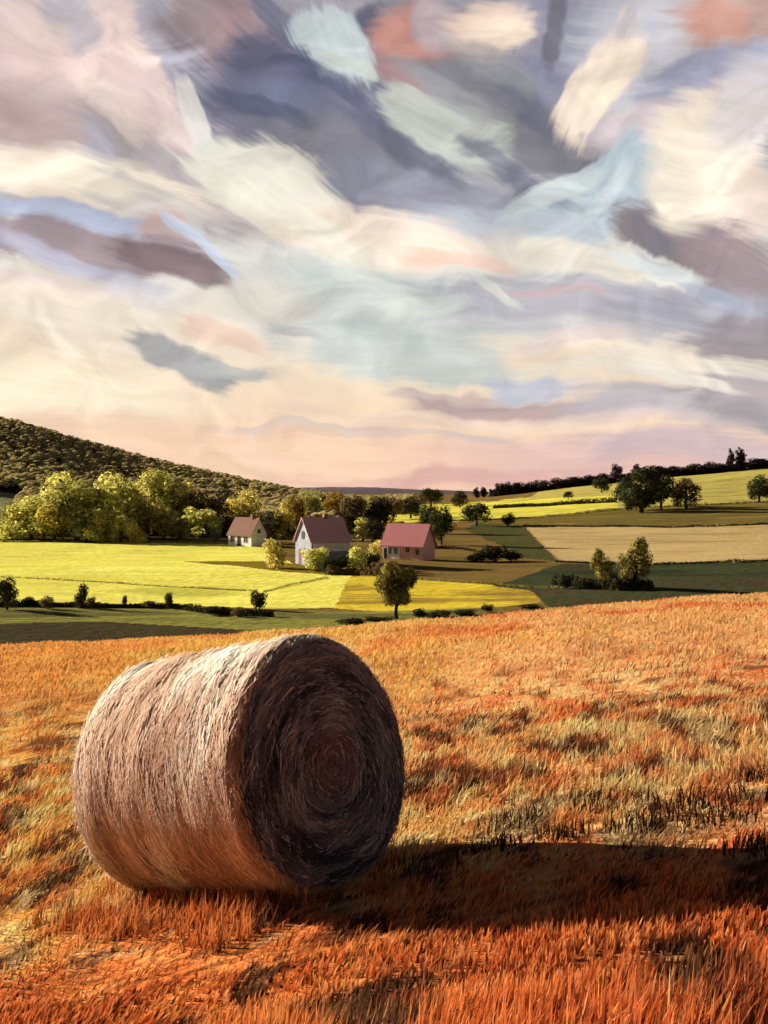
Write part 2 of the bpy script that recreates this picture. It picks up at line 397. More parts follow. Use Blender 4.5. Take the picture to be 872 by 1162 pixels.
            n.inputs['Opacity'].default_value = op_; n.inputs['Inner'].default_value = 1-so*.9; n.inputs['Outer'].default_value = 1+so*.9
            w_ = min(range(len(ANG)), key=lambda q: abs(ANG[q]-a)); used.add(w_)
            TL.new(ti.outputs['Wisp%d' % w_], n.inputs['Wisp'])
            dk = .93 if sum(c) < 450 else 1.0; c = tuple(q*dk for q in c); mv = max(0, min(c[0], c[2])-c[1]); c = (c[0]-.25*mv, c[1]+.55*mv, c[2]-.1*mv)
            n.inputs['Tint'].default_value = (*srgb(*c), 1)
            TL.new(ti.outputs['Vector'], n.inputs['Vector']); TL.new(cur, n.inputs['Below']); cur = n.outputs[0]
        bs = N(t, 'ShaderNodeVectorMath', operation='SCALE'); TL.new(cur, bs.inputs[0]); TL.new(ti.outputs['Level'], bs.inputs['Scale'])
        bg = N(t, 'ShaderNodeBackground'); TL.new(bs.outputs[0], bg.inputs[0]); bg.inputs[1].default_value = gain*1.02
        TL.new(bg.outputs[0], to.inputs[0])
        n = N(nt, 'ShaderNodeGroup'); n.node_tree = t
        L.new(base_col, n.inputs['Base']); L.new(level[0], n.inputs['Level'])
        if used:
            L.new(wa.outputs[0], n.inputs['Vector'])
            for k in used: L.new(wisps[k], n.inputs['Wisp%d' % k])
        return n.outputs[0]
    bam = N(nt, 'ShaderNodeMapRange'); L.new(el, bam.inputs['Value']); bam.inputs['From Min'].default_value = .02; bam.inputs['From Max'].default_value = .2; bam.inputs['To Min'].default_value = .08; bam.inputs['To Max'].default_value = .7
    level = [M('MULTIPLY', bk.outputs[0], M('ADD', M('MULTIPLY', M('SUBTRACT', bnz.outputs['Fac'], .5), bam.outputs[0]), 1.0))]
    def split(lo, hi_, cuts, val, make):
        if len(cuts) == 0: return make(lo, hi_)
        m = len(cuts)//2; c = cuts[m]
        a = split(lo, c, cuts[:m], val, make); b = split(c, hi_, cuts[m+1:], val, make)
        mx = N(nt, 'ShaderNodeMixShader'); L.new(M('GREATER_THAN', val, c), mx.inputs[0]); L.new(a, mx.inputs[1]); L.new(b, mx.inputs[2])
        return mx.outputs[0]
    inner = split(-.7, .7, [-.24, -.1, .02, .14, .25], az, lambda a0, a1: split(-.3, .75, [.07, .13, .2, .27, .34], el, lambda e0, e1: region(a0, a1, e0, e1)))
    inbox = M('MULTIPLY', M('LESS_THAN', M('ABSOLUTE', az), .7), M('LESS_THAN', M('ABSOLUTE', M('SUBTRACT', el, .225)), .525))
    allm = N(nt, 'ShaderNodeMixShader'); L.new(inbox, allm.inputs[0]); L.new(region(0, None, 0, 0), allm.inputs[1]); L.new(inner, allm.inputs[2])
    sky = N(nt, 'ShaderNodeTexSky'); sky.sky_type = 'NISHITA'; sky.sun_disc = False
    sky.sun_elevation = SUN_EL; sky.sun_rotation = SUN_ROT
    bg1 = N(nt, 'ShaderNodeBackground'); L.new(sky.outputs[0], bg1.inputs[0]); bg1.inputs[1].default_value = .05*.25
    ad = N(nt, 'ShaderNodeMixShader'); ad.inputs[0].default_value = .985
    L.new(bg1.outputs[0], ad.inputs[1]); L.new(allm.outputs[0], ad.inputs[2])
    out = N(nt, 'ShaderNodeOutputWorld'); L.new(ad.outputs[0], out.inputs[0])
    w.cycles.sampling_method = 'NONE'
    sc.cycles.max_bounces = 4; sc.cycles.diffuse_bounces = 1; sc.cycles.use_adaptive_sampling = True; sc.cycles.adaptive_threshold = .03; sc.cycles.adaptive_min_samples = 16; sc.cycles.transmission_bounces = 2

SUN_DIR = Vector((-.86, .51, 0)).normalized()
SUN_EL = R(15.5); SUN_ROT = math.atan2(SUN_DIR.x, SUN_DIR.y)
build_world()
sl = bpy.data.lights.new('sun', 'SUN'); sl.energy = 5; sl.angle = R(.55); sl.color = (1, .87, .70)
so = bpy.data.objects.new('sun', sl); col.objects.link(so)
d = Vector((SUN_DIR.x*math.cos(SUN_EL), SUN_DIR.y*math.cos(SUN_EL), math.sin(SUN_EL)))
so.rotation_euler = d.to_track_quat('Z', 'Y').to_euler()
cd = bpy.data.cameras.new('camera'); cam = bpy.data.objects.new('camera', cd); col.objects.link(cam); sc.camera = cam
cd.sensor_fit = 'VERTICAL'; cd.sensor_height = 36; cd.lens = F/1162*36; cd.shift_y = -(581-HZ)/1162
cd.clip_end = 30000; cd.clip_start = .05
cam.location = (0, 0, 0); cam.rotation_euler = (R(90), 0, 0)
sc.view_settings.view_transform = 'Standard'; sc.view_settings.look = 'None'; sc.view_settings.exposure = EXPO; sc.view_settings.gamma = 1

# ------------------------------------------------------------------ fields of the valley
def inpoly(px, py, poly):
    p = np.array(poly, float); n = len(p); r = np.zeros(px.shape, bool); j = n-1
    for i in range(n):
        c = ((p[i, 1] > py) != (p[j, 1] > py)) & (px < (p[j, 0]-p[i, 0])*(py-p[i, 1])/((p[j, 1]-p[i, 1]) or 1e-9)+p[i, 0])
        r ^= c; j = i
    return r
def s3(a, k=1.0): return tuple(v*k for v in srgb(*a))
fields = [
 ('meadow', [s3((118, 96, 58), .8), s3((134, 110, 62), .8), s3((104, 92, 52), .8)], None),
 ('hillside_wood_floor', [s3((92, 80, 48), .7), s3((74, 64, 42), .7)], [(-700, 617), (-700, 300), (436, 300), (436, 560), (440, 590), (330, 603), (250, 611), (140, 613), (0, 614)]),
 ('grey_green_field', [s3((150, 152, 112), .8), s3((138, 140, 100), .8)], [(-700, 545), (-40, 553), (20, 560), (25, 590), (0, 608), (-700, 610)]),
 ('shaded_lower_pasture', [s3((82, 72, 50), .8), s3((72, 66, 48), .8), s3((92, 84, 54), .85)], [(-700, 703), (0, 707), (120, 704), (240, 712), (330, 716), (330, 800), (-700, 800)]),  # cloud shade on the left pasture strip is put into its colour
 ('green_pasture', [s3((100, 96, 52), .9), s3((136, 134, 66), .95), s3((96, 94, 60), .9), s3((126, 126, 60), .95)], [(-700, 688), (0, 684), (190, 686), (300, 693), (420, 694), (560, 690), (620, 684), (480, 704), (330, 718), (240, 713), (120, 705), (0, 708), (-700, 704)]),
 ('yellow_field', [s3((202, 200, 88), .86), s3((234, 228, 108), .94), s3((222, 216, 92), .9), s3((240, 236, 122), .94)], [(-700, 614), (0, 614), (130, 614), (250, 617), (305, 622), (330, 640), (440, 654), (430, 689), (300, 691), (190, 686), (0, 683), (-700, 686)]),
 ('golden_field', [s3((206, 184, 60), .8), s3((228, 204, 64), .84), s3((176, 150, 60), .8), s3((150, 128, 58), .8)], [(400, 652), (520, 661), (640, 667), (640, 680), (560, 690), (430, 694), (380, 690)]),
 ('brown_strip', [s3((126, 108, 44), .8), s3((142, 124, 46), .8)], [(205, 637), (300, 637), (420, 649), (440, 654), (380, 654), (300, 646)]),  # olive-brown wedge across the yellow field
 ('shaded_meadow', [s3((54, 60, 44), .8), s3((68, 74, 50), .85), s3((80, 70, 50), .8)], [(560, 664), (640, 640), (700, 640), (872, 636), (1600, 630), (1600, 700), (640, 700), (600, 670)]),  # shade lying over this meadow is put into its dark colours
 ('green_field', [s3((86, 88, 56), .7), s3((94, 94, 54), .7)], [(528, 601), (548, 588), (592, 594), (632, 637), (600, 634)]),
 ('stubble_field', [s3((186, 160, 108), .82), s3((202, 178, 124), .82), s3((176, 150, 98), .8)], [(594, 596), (760, 598), (872, 594), (1600, 590), (1600, 632), (872, 637), (740, 641), (632, 637)]),
 ('lower_hillside', [s3((128, 108, 58), .8), s3((112, 100, 54), .8), s3((142, 124, 60), .8)], [(505, 592), (600, 588), (700, 578), (872, 568), (1600, 560), (1600, 590), (872, 594), (760, 598), (594, 596)]),
 ('mustard_field', [s3((204, 196, 74), .84), s3((226, 218, 90), .86), s3((160, 152, 70), .76)], [(440, 592), (450, 572), (520, 572), (640, 560), (700, 562), (700, 576), (600, 587), (505, 592)]),
 ('hillside_field', [s3((180, 168, 90), .78), s3((196, 184, 98), .8), s3((150, 140, 78), .74)], [(600, 566), (620, 552), (700, 540), (760, 533), (872, 523), (1600, 440), (1600, 560), (872, 568), (700, 578), (700, 562)]),
]
cols_px = np.arange(-700, 1571, 2.2)
rowsY = np.exp(np.arange(math.log(44), math.log(9000), .0062))
PXg, Yg = np.meshgrid(cols_px, rowsY)
Xg = (PXg-CX)/F*Yg; Zg = G(Xg, Yg)
far = Yg > 2500
Zg = np.where(far, Zg*(2500/Yg), Zg)
V = np.stack([Xg, Yg, Zg], -1).reshape(-1, 3)
nc = len(cols_px); nr = len(rowsY)
idx = np.arange(nr*nc).reshape(nr, nc)
Q = np.stack([idx[:-1, :-1], idx[:-1, 1:], idx[1:, 1:], idx[1:, :-1]], -1).reshape(-1, 4)
cpx = .25*(PXg[:-1, :-1]+PXg[:-1, 1:]+PXg[1:, 1:]+PXg[1:, :-1]).ravel()
ccy = .25*(Yg[:-1, :-1]+Yg[:-1, 1:]+Yg[1:, 1:]+Yg[1:, :-1]).ravel()
ccx = (cpx-CX)/F*ccy
cpy = HZ-G(ccx, ccy)/ccy*F
jx = cpx+(fbm(ccx*.12, ccy*.12, 3)-.5)*7; jy = cpy+(fbm(ccx*.12+50, ccy*.12, 3)-.5)*3.0
owner = np.zeros(len(Q), int)
ok = (ccy > 70) & (ccy < 1000)
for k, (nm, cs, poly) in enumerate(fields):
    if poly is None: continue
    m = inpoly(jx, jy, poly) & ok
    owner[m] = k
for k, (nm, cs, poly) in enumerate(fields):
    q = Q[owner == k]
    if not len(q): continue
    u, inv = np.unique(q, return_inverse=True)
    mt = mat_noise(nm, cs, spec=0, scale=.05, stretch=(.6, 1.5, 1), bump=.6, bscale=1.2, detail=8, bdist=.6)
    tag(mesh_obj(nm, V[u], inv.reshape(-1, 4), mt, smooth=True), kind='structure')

# ground below and all round
m_ground = mat_noise('ground', [s3((118, 96, 58), .8), s3((134, 110, 62), .8)], scale=.02)
gv = [(12000*math.cos(a), 12000*math.sin(a), -40) for a in np.linspace(0, 2*math.pi, 49)[:-1]]
tag(mesh_obj('ground', gv, [list(range(48))], m_ground), kind='structure')
# far hills on the horizon
def ridge(name, Y, pts, depth, mat):
    xs = np.linspace(pts[0][0], pts[-1][0], 160)
    py = np.interp(xs, [p[0] for p in pts], [p[1] for p in pts])
    vv = []; nn = 9
    for i, (a, b) in enumerate(zip(xs, py)):
        top = (HZ-b)/F*Y + 2.5*fbm(np.array(a*.11), np.array(3.), 3)*Y/3000
        for j in range(nn):
            s = j/(nn-1); h = math.sin(math.pi*s)
            vv.append(((a-CX)/F*Y, Y-depth/2+depth*s, -6+(top+6)*h))
    ff = [[i*nn+j, (i+1)*nn+j, (i+1)*nn+j+1, i*nn+j+1] for i in range(len(xs)-1) for j in range(nn-1)]
    return tag(mesh_obj(name, vv, ff, mat, smooth=True), kind='structure')
ridge('distant_hills', 3200, [(200, 556), (380, 553), (430, 553.5), (470, 556), (520, 557), (600, 560), (760, 559), (1000, 555), (1300, 553)], 700, mat_noise('distant_hills', [s3((112, 84, 92), .5), s3((96, 76, 80), .5)], scale=.01))

# ------------------------------------------------------------------ trees
def crown_mesh(name, seed, blobs, n, leaf, outward=.75):
    """leaf faces spread through a set of clumps; unit-height coordinates"""
    r = np.random.default_rng(seed)
    c = np.array([b[:3] for b in blobs]); rad = np.array([b[3] for b in blobs])
    w = rad**2; k = r.choice(len(blobs), n, p=w/w.sum())
    dirs = r.normal(size=(n, 3)); dirs /= np.linalg.norm(dirs, axis=1)[:, None]
    rr = rad[k]*(.55+.5*r.random(n)**.6)*(1+.18*np.sin(dirs[:, 0]*7+k)*np.cos(dirs[:, 2]*6+k*2))
    p = c[k]+dirs*rr[:, None]
    nrm = dirs*outward+r.normal(size=(n, 3))*(1-outward)*1.1; nrm /= np.linalg.norm(nrm, axis=1)[:, None]
    a = np.cross(nrm, r.normal(size=(n, 3))); a /= np.linalg.norm(a, axis=1)[:, None]; b = np.cross(nrm, a)
    s = leaf*(.6+.8*r.random(n))[:, None]
    v = np.stack([p-a*s, p-b*s*.55, p+a*s, p+b*s*.55], 1).reshape(-1, 3)
    f = np.arange(4*n).reshape(n, 4)
    me = mesh_obj(name, v, f, M_OLIVE)
    d = me.data; bpy.data.objects.remove(me)
    return d
def tube(pts, rads, seg=6):
    v = []; f = []
    for i, (p, r_) in enumerate(zip(pts, rads)):
        p = Vector(p); d = (Vector(pts[min(i+1, len(pts)-1)])-Vector(pts[max(i-1, 0)])).normalized()
        a = d.orthogonal().normalized(); b = d.cross(a)
        for j in range(seg):
            t = 2*math.pi*j/seg; v.append(tuple(p+(a*math.cos(t)+b*math.sin(t))*r_))
    for i in range(len(pts)-1):
        for j in range(seg):
            f.append([i*seg+j, i*seg+(j+1) % seg, (i+1)*seg+(j+1) % seg, (i+1)*seg+j])
    return v, f
def merge(parts):
    v = []; f = []
    for a, b in parts:
        o = len(v); v += list(a); f += [[i+o for i in q] for q in b]
    return v, f
def trunk_mesh(name, seed, top=.7, r0=.035, limbs=5):
    r = random.Random(seed); parts = []
    pts = [(0, 0, -.03)]+[(r.uniform(-.02, .02), r.uniform(-.02, .02), top*t) for t in (.15, .4, .7, 1)]
    parts.append(tube(pts, [r0*1.3, r0, r0*.8, r0*.5, r0*.2], 7))
    for i in range(limbs):
        a = r.uniform(0, 6.28); z = r.uniform(.3, .6)*top; l = r.uniform(.18, .3)
        parts.append(tube([(0, 0, z), (math.cos(a)*l*.5, math.sin(a)*l*.5, z+.1), (math.cos(a)*l, math.sin(a)*l, z+.24)], [r0*.5, r0*.3, r0*.1], 5))
    v, f = merge(parts)
    o = mesh_obj(name, v, f, M_BARK); d = o.data; bpy.data.objects.remove(o); return d
M_BARK = mat_noise('bark', [(.05, .035, .025), (.09, .065, .045)], scale=12, bump=.5)
M_OLIVE = mat_leaf('foliage_olive', (.18, .17, .05), (.48, .45, .12), .35)
LM = dict(
 olive=M_OLIVE,
 gold=mat_leaf('foliage_gold', (.30, .24, .05), (.60, .49, .11), .45, (.80, .68, .2)),
 lime=mat_leaf('foliage_yellow_green', (.30, .30, .06), (.64, .60, .14), .45, (.85, .80, .26)),
 orange=mat_leaf('foliage_orange', (.20, .13, .03), (.50, .32, .05), .3),
 dark=mat_leaf('foliage_dark', (.03, .03, .018), (.085, .075, .035), .2),
 green=mat_leaf('foliage_green', (.025, .034, .014), (.075, .08, .03), .2),
 brown=mat_leaf('foliage_brown', (.09, .065, .035), (.24, .17, .07), .3),
 ridge=mat_leaf('foliage_ridge', (.035, .024, .028), (.06, .042, .042), .1),
 two=mat_leaf('foliage_gold_tipped', (.04, .035, .018), (.16, .135, .035), .2, (.5, .42, .10)),
 grey=mat_leaf('foliage_grey_green', (.16, .18, .09), (.34, .38, .18), .3),
)
def blobs_round(seed, n=9, zc=.62, rx=.3, rz=.26, rad=(.13, .2)):
    r = random.Random(seed); b = [(0, 0, zc, .22)]
    for i in range(n):
        a = 6.283*i/n+r.uniform(-.4, .4); e = r.uniform(-.9, 1.2)
        b.append((rx*math.cos(a)*math.cos(e)*r.uniform(.7, 1.1), rx*math.sin(a)*math.cos(e)*r.uniform(.7, 1.1), zc+rz*math.sin(e)*r.uniform(.8, 1.15), r.uniform(*rad)))
    return b
def blobs_tall(seed, n=9):
    r = random.Random(seed); b = []
    for i in range(n):
        t = i/(n-1); w = .13*math.sin(math.pi*min(1, .25+t*.72))
        b.append((r.uniform(-.05, .05), r.uniform(-.05, .05), .16+.76*t, w*r.uniform(.85, 1.1)+.03))
    return b
def blobs_bush(seed, n=8):
    r = random.Random(seed); b = [(0, 0, .4, .32)]
    for i in range(n):
        a = r.uniform(0, 6.283); q = r.uniform(.1, .32)
        b.append((q*math.cos(a), q*math.sin(a), r.uniform(.15, .72), r.uniform(.17, .27)))
    return b
PROTO = {}
for k, s in enumerate((11, 12, 13, 14)):
    PROTO['round%d' % k] = (crown_mesh('crown', s, blobs_round(s, 12+k, .47, .3, .36, (.15, .22)), 2200, .034, .85), trunk_mesh('trunk', s))
PROTO['fine'] = (crown_mesh('crown', 21, blobs_round(21, 15, .60, .31, .30, (.13, .2)), 10000, .024, .85), trunk_mesh('trunk', 21, .62, .045, 8))
PROTO['fine_b'] = (crown_mesh('crown', 25, blobs_round(25, 15, .48, .28, .38, (.14, .2)), 6000, .024, .85), trunk_mesh('trunk', 25, .6, .04, 6))
for k, s in enumerate((31, 32)):
    PROTO['tall%d' % k] = (crown_mesh('crown', s, blobs_tall(s), 1100, .035), trunk_mesh('trunk', s, .6, .025, 2))
for k, s in enumerate((41, 42, 43)):
    PROTO['bush%d' % k] = (crown_mesh('crown', s, blobs_bush(s), 1300, .045), trunk_mesh('trunk', s, .4, .03, 3))
def tree(name, cat, shape, px, base, hpx, wpx, mat, label, group=None, Y=None, parts=('crown', 'trunk'), sink=0.0):
    Y = Y or solveY(px, base)
    x = (px-CX)/F*Y; z = float(G(x, Y))
    root = empty(name, (x, Y, z-sink), random.uniform(0, 6.28))
    h = hpx/F*Y; w = wpx/F*Y*(1.22 if Y > 150 else 1.05)
    f = {'round': .82, 'fine': .86, 'tall': .34, 'bush': .92}[[q for q in ('round', 'fine', 'tall', 'bush') if shape.startswith(q)][0]]
    tag(root, label, cat, group)
    for nm, d in zip(parts, PROTO[shape]):
        o = bpy.data.objects.new(nm, d); col.objects.link(o); o.parent = root
        o.scale = (w/f, w/f, h)
        if nm in ('crown', 'foliage'):
            o.material_slots[0].link = 'OBJECT'; o.material_slots[0].material = LM[mat]
    return root
GW = 'trees along the foot of the wooded hill'
W = [ # wood-edge trees, left to right: px, base, h, w, shape, material, label
 (12, 612, 30, 24, 'bush0', 'lime', 'small lemon-green bush at the left tip of the hill-foot tree row'),
 (36, 612, 46, 36, 'round0', 'lime', 'bright yellow-green tree with leaning crown at the left end of the wood edge'),
 (62, 614, 44, 30, 'round1', 'gold', 'olive-gold broad tree just right of the bright yellow-green end tree'),
 (88, 613, 62, 46, 'round2', 'olive', 'tall olive tree standing above the golden trees near the left of the wood edge'),
 (98, 615, 32, 24, 'round3', 'grey', 'pale grey-green tree in front of the tall olive tree at the wood edge'),
 (116, 615, 34, 26, 'round0', 'gold', 'small orange-gold tree near the middle left of the wood edge'),
 (128, 612, 68, 44, 'round1', 'lime', 'tall yellow-green tree rising behind the small orange-gold tree'),
 (146, 611, 56, 34, 'round2', 'gold', 'ochre tree left of the gold tree with the spreading top'),
 (168, 611, 42, 34, 'round3', 'gold', 'gold tree with a pointed crown in the centre of the wood edge'),
 (182, 607, 66, 46, 'fine_b', 'lime', 'tallest yellow-green tree with spreading top above the wood edge'),
 (204, 607, 56, 34, 'round0', 'gold', 'ochre tree right of the tallest yellow-green tree'),
 (217, 609, 32, 22, 'tall0', 'lime', 'slender bright yellow tree toward the cottage end of the wood edge'),
 (230, 607, 44, 40, 'round1', 'brown', 'brown-olive round tree behind the slender bright yellow tree'),
 (246, 614, 16, 10, 'bush1', 'grey', 'pale grey-green bush touching the left end of the white cottage'),
 (276, 606, 48, 30, 'round3', 'gold', 'golden tree rising directly behind the white cottage roof'),
 (262, 600, 40, 34, 'round1', 'dark', 'dark tree behind the left half of the white cottage roof'),
 (150, 606, 40, 40, 'round2', 'dark', 'dark tree in the gap behind the gold pointed tree'),
 (72, 606, 66, 44, 'round3', 'lime', 'yellow-green tree set back above the left of the wood edge'),
 (195, 605, 44, 40, 'round0', 'dark', 'dark tree in the gap behind the tallest yellow-green tree'),
 (50, 614, 26, 22, 'round2', 'lime', 'low lemon-yellow tree between the leaning yellow-green tree and the olive-gold broad tree'),
 (107, 616, 22, 16, 'bush2', 'lime', 'little yellow-green bush between the grey-green tree and the orange-gold tree'),
 (138, 615, 30, 24, 'round3', 'lime', 'low yellow-green tree right of the orange-gold tree'),
 (154, 616, 24, 18, 'bush0', 'gold', 'small ochre bush at the left foot of the pointed gold tree'),
 (186, 612, 34, 26, 'round1', 'gold', 'low gold tree at the foot of the tallest yellow-green tree'),
 (202, 612, 26, 22, 'bush1', 'olive', 'olive bush left of the slender bright yellow tree'),
 (233, 610, 30, 26, 'round0', 'lime', 'low yellow-green tree just left of the white cottage'),
 (20, 610, 44, 30, 'round3', 'olive', 'olive tree behind the small lemon-green bush at the left end'),
]
for px, b, h, w, sh, m, lb in W: tree('broadleaf_tree', 'tree', sh, px, b, h*1.12, w*1.25, m, lb, GW)
GV = 'trees and bushes around the farm'
T = [
 ('broadleaf_tree', 311, 612, 34, 22, 'round0', 'dark', 'dark tree against the right gable of the white cottage'),
 ('broadleaf_tree', 323, 612, 46, 24, 'fine_b', 'gold', 'tall ochre tree between the white cottage and the grey barn'),
 ('broadleaf_tree', 334, 604, 44, 22, 'round2', 'orange', 'orange-leaved tree behind the left eave of the grey barn'),
 ('broadleaf_tree', 354, 600, 44, 26, 'round1', 'olive', 'olive tree rising behind the grey barn gable'),
 ('broadleaf_tree', 343, 598, 34, 26, 'round3', 'dark', 'dark tree between the orange tree and the grey barn ridge'),
 ('broadleaf_tree', 383, 598, 42, 26, 'round0', 'orange', 'orange-gold round tree behind the barn ridge'),
 ('broadleaf_tree', 368, 596, 34, 28, 'round1', 'dark', 'dark low tree behind the middle of the barn ridge'),
 ('broadleaf_tree', 402, 600, 40, 26, 'round2', 'brown', 'brown tree just right of the barn roof top'),
 ('broadleaf_tree', 418, 598, 38, 24, 'round3', 'olive', 'olive tree above the gap between barn and red-roofed house'),
 ('broadleaf_tree', 432, 600, 38, 28, 'round0', 'dark', 'dark tree at the back left corner of the red-roofed house'),
 ('broadleaf_tree', 411, 614, 28, 16, 'tall1', 'lime', 'bright yellow-green tree in the gap between barn and red-roofed house'),
 ('broadleaf_tree', 424, 620, 32, 20, 'round1', 'dark', 'dark green tree left of the red-roofed house wall'),
 ('broadleaf_tree', 446, 590, 26, 22, 'round2', 'brown', 'brown tree behind the left end of the red roof'),
 ('broadleaf_tree', 466, 588, 26, 24, 'round3', 'dark', 'dark tree behind the middle of the red roof'),
 ('broadleaf_tree', 488, 606, 34, 24, 'round0', 'green', 'dark green tree at the back right corner of the red-roofed house'),
 ('broadleaf_tree', 501, 618, 44, 24, 'round1', 'green', 'tall dark green tree right of the red-roofed house'),
 ('bush', 313, 644, 40, 26, 'bush0', 'gold', 'tall ochre-yellow bush left of the grey barn gable'),
 ('bush', 357, 648, 32, 30, 'bush1', 'lime', 'round yellow-green bush in front of the grey barn gable'),
 ('bush', 380, 650, 24, 30, 'bush2', 'green', 'dark green bush below the barn side wall'),
 ('bush', 406, 648, 34, 24, 'bush0', 'lime', 'yellow-green bush at the right corner of the barn'),
 ('bush', 421, 646, 22, 26, 'bush1', 'dark', 'dark bush between barn corner and red-roofed house'),
 ('bush', 430, 632, 24, 20, 'bush2', 'gold', 'golden bush against the left wall of the red-roofed house'),
 ('bush', 436, 652, 18, 30, 'bush1', 'brown', 'low brown bush below the white wall of the red-roofed house'),
 ('broadleaf_tree', 541, 597, 27, 28, 'round2', 'green', 'round dark green tree alone at the edge of the mustard field'),
 ('broadleaf_tree', 577, 597, 16, 14, 'round3', 'green', 'tiny dark tree below the mustard field right of the round dark tree'),
 ('bush', 546, 637, 16, 26, 'bush0', 'green', 'left green bush of the dark bush row in the brown meadow'),
 ('bush', 562, 637, 22, 28, 'bush1', 'dark', 'middle and tallest bush of the dark row in the brown meadow'),
 ('bush', 580, 637, 16, 26, 'bush2', 'dark', 'right dark bush of the row in the brown meadow'),
 ('broadleaf_tree', 683, 665, 42, 26, 'fine_b', 'two', 'smaller gold-topped tree of the pair above the dark meadow'),
 ('broadleaf_tree', 721, 668, 58, 40, 'fine_b', 'two', 'larger gold-topped tree of the pair above the dark meadow'),
 ('bush', 698, 668, 24, 20, 'bush0', 'dark', 'dark bush between the two gold-topped trees'),
 ('bush', 643, 668, 20, 20, 'bush1', 'green', 'dark bush left of the gold-topped tree pair'),
 ('bush', 664, 666, 12, 22, 'bush2', 'dark', 'low dark bush at the foot of the smaller gold-topped tree'),
 ('broadleaf_tree', 728, 582, 52, 46, 'fine_b', 'green', 'largest dark green tree of the clump on the right hillside'),
 ('broadleaf_tree', 712, 579, 34, 26, 'round1', 'green', 'lower dark tree at the left of the hillside clump'),
 ('broadleaf_tree', 750, 578, 40, 30, 'round2', 'dark', 'dark tree in the middle of the hillside clump'),
 ('broadleaf_tree', 766, 575, 30, 18, 'round3', 'lime', 'small yellow-lit tree inside the hillside clump'),
 ('broadleaf_tree', 779, 577, 36, 28, 'round0', 'brown', 'brown tree at the right end of the hillside clump'),
 ('broadleaf_tree', 683, 559, 18, 18, 'round1', 'green', 'small dark tree alone in the yellow hillside field'),
 ('broadleaf_tree', 645, 567, 10, 10, 'round2', 'dark', 'tiny dark tree alone at the foot of the ridge'),
 ('broadleaf_tree', 862, 570, 33, 26, 'round3', 'green', 'dark green tree on the right hillside at the picture edge'),
 ('broadleaf_tree', 489, 575, 22, 24, 'round2', 'dark', 'dark tree behind the green tree at the mustard field'),
 ('broadleaf_tree', 522, 576, 20, 16, 'round0', 'dark', 'dark tree at the left foot of the ridge above the mustard field'),
]
for nm, px, b, h, w, sh, m, lb in T: tree(nm, 'tree' if 'tree' in nm else 'bush', sh, px, b, h, w, m, lb, GV)
# near valley plants
tree('field_tree', 'tree', 'fine', 450, 702, 62, 42, 'two', 'round yellow-lit tree on a dark trunk standing alone just beyond the straw field')
tree('bush', 'bush', 'bush1', 295, 692, 26, 22, 'dark', 'small ragged dark bush alone on the yellow field')
NEARB = [(8, 692, 38, 28, 'round1', 'dark', 'largest dark hedge bush at the left edge of the yellow field'),
 (34, 688, 14, 18, 'bush0', 'dark', 'tiny dark bush right of the largest hedge bush'),
 (54, 691, 18, 18, 'bush2', 'brown', 'low brown bush second along the hedge line'),
 (92, 690, 34, 17, 'bush0', 'dark', 'upright dark bush standing in the hedge line, like a post'),
 (104, 690, 15, 12, 'bush1', 'brown', 'small brown bush at the foot of the upright dark bush'),
 (142, 688, 16, 7, 'bush2', 'dark', 'thin little dark bush in the middle of the hedge line'),
 (168, 690, 10, 22, 'bush1', 'brown', 'flat low bush between the thin bush and the stout hedge bush'),
 (192, 691, 22, 13, 'bush1', 'dark', 'short stout dark bush at the right of the hedge line'),
 (240, 698, 12, 26, 'bush2', 'dark', 'low dark bush where the hedge line thins out'),
 (270, 700, 14, 18, 'bush0', 'brown', 'brown bush at the right end of the hedge line')]
for px, b, h, w, sh, m, lb in NEARB: tree('bush', 'bush', sh, px, b, h, w, m, lb, 'bushes in the hedge line of the valley')
CR = [(398, 708, 9, 40), (432, 706, 8, 40), (476, 702, 14, 20), (496, 700, 9, 40), (528, 699, 8, 36), (553, 695, 12, 14), (600, 690, 6, 30)]
for i, (px, b, h, w) in enumerate(CR):
    tree('bush', 'bush', 'bush%d' % (i % 3), px, b, h, w, 'dark', '%s low dark bush from the left in the row just beyond the straw field' % ['first', 'second', 'third', 'fourth', 'fifth', 'sixth', 'seventh'][i], 'low bushes beyond the straw field')
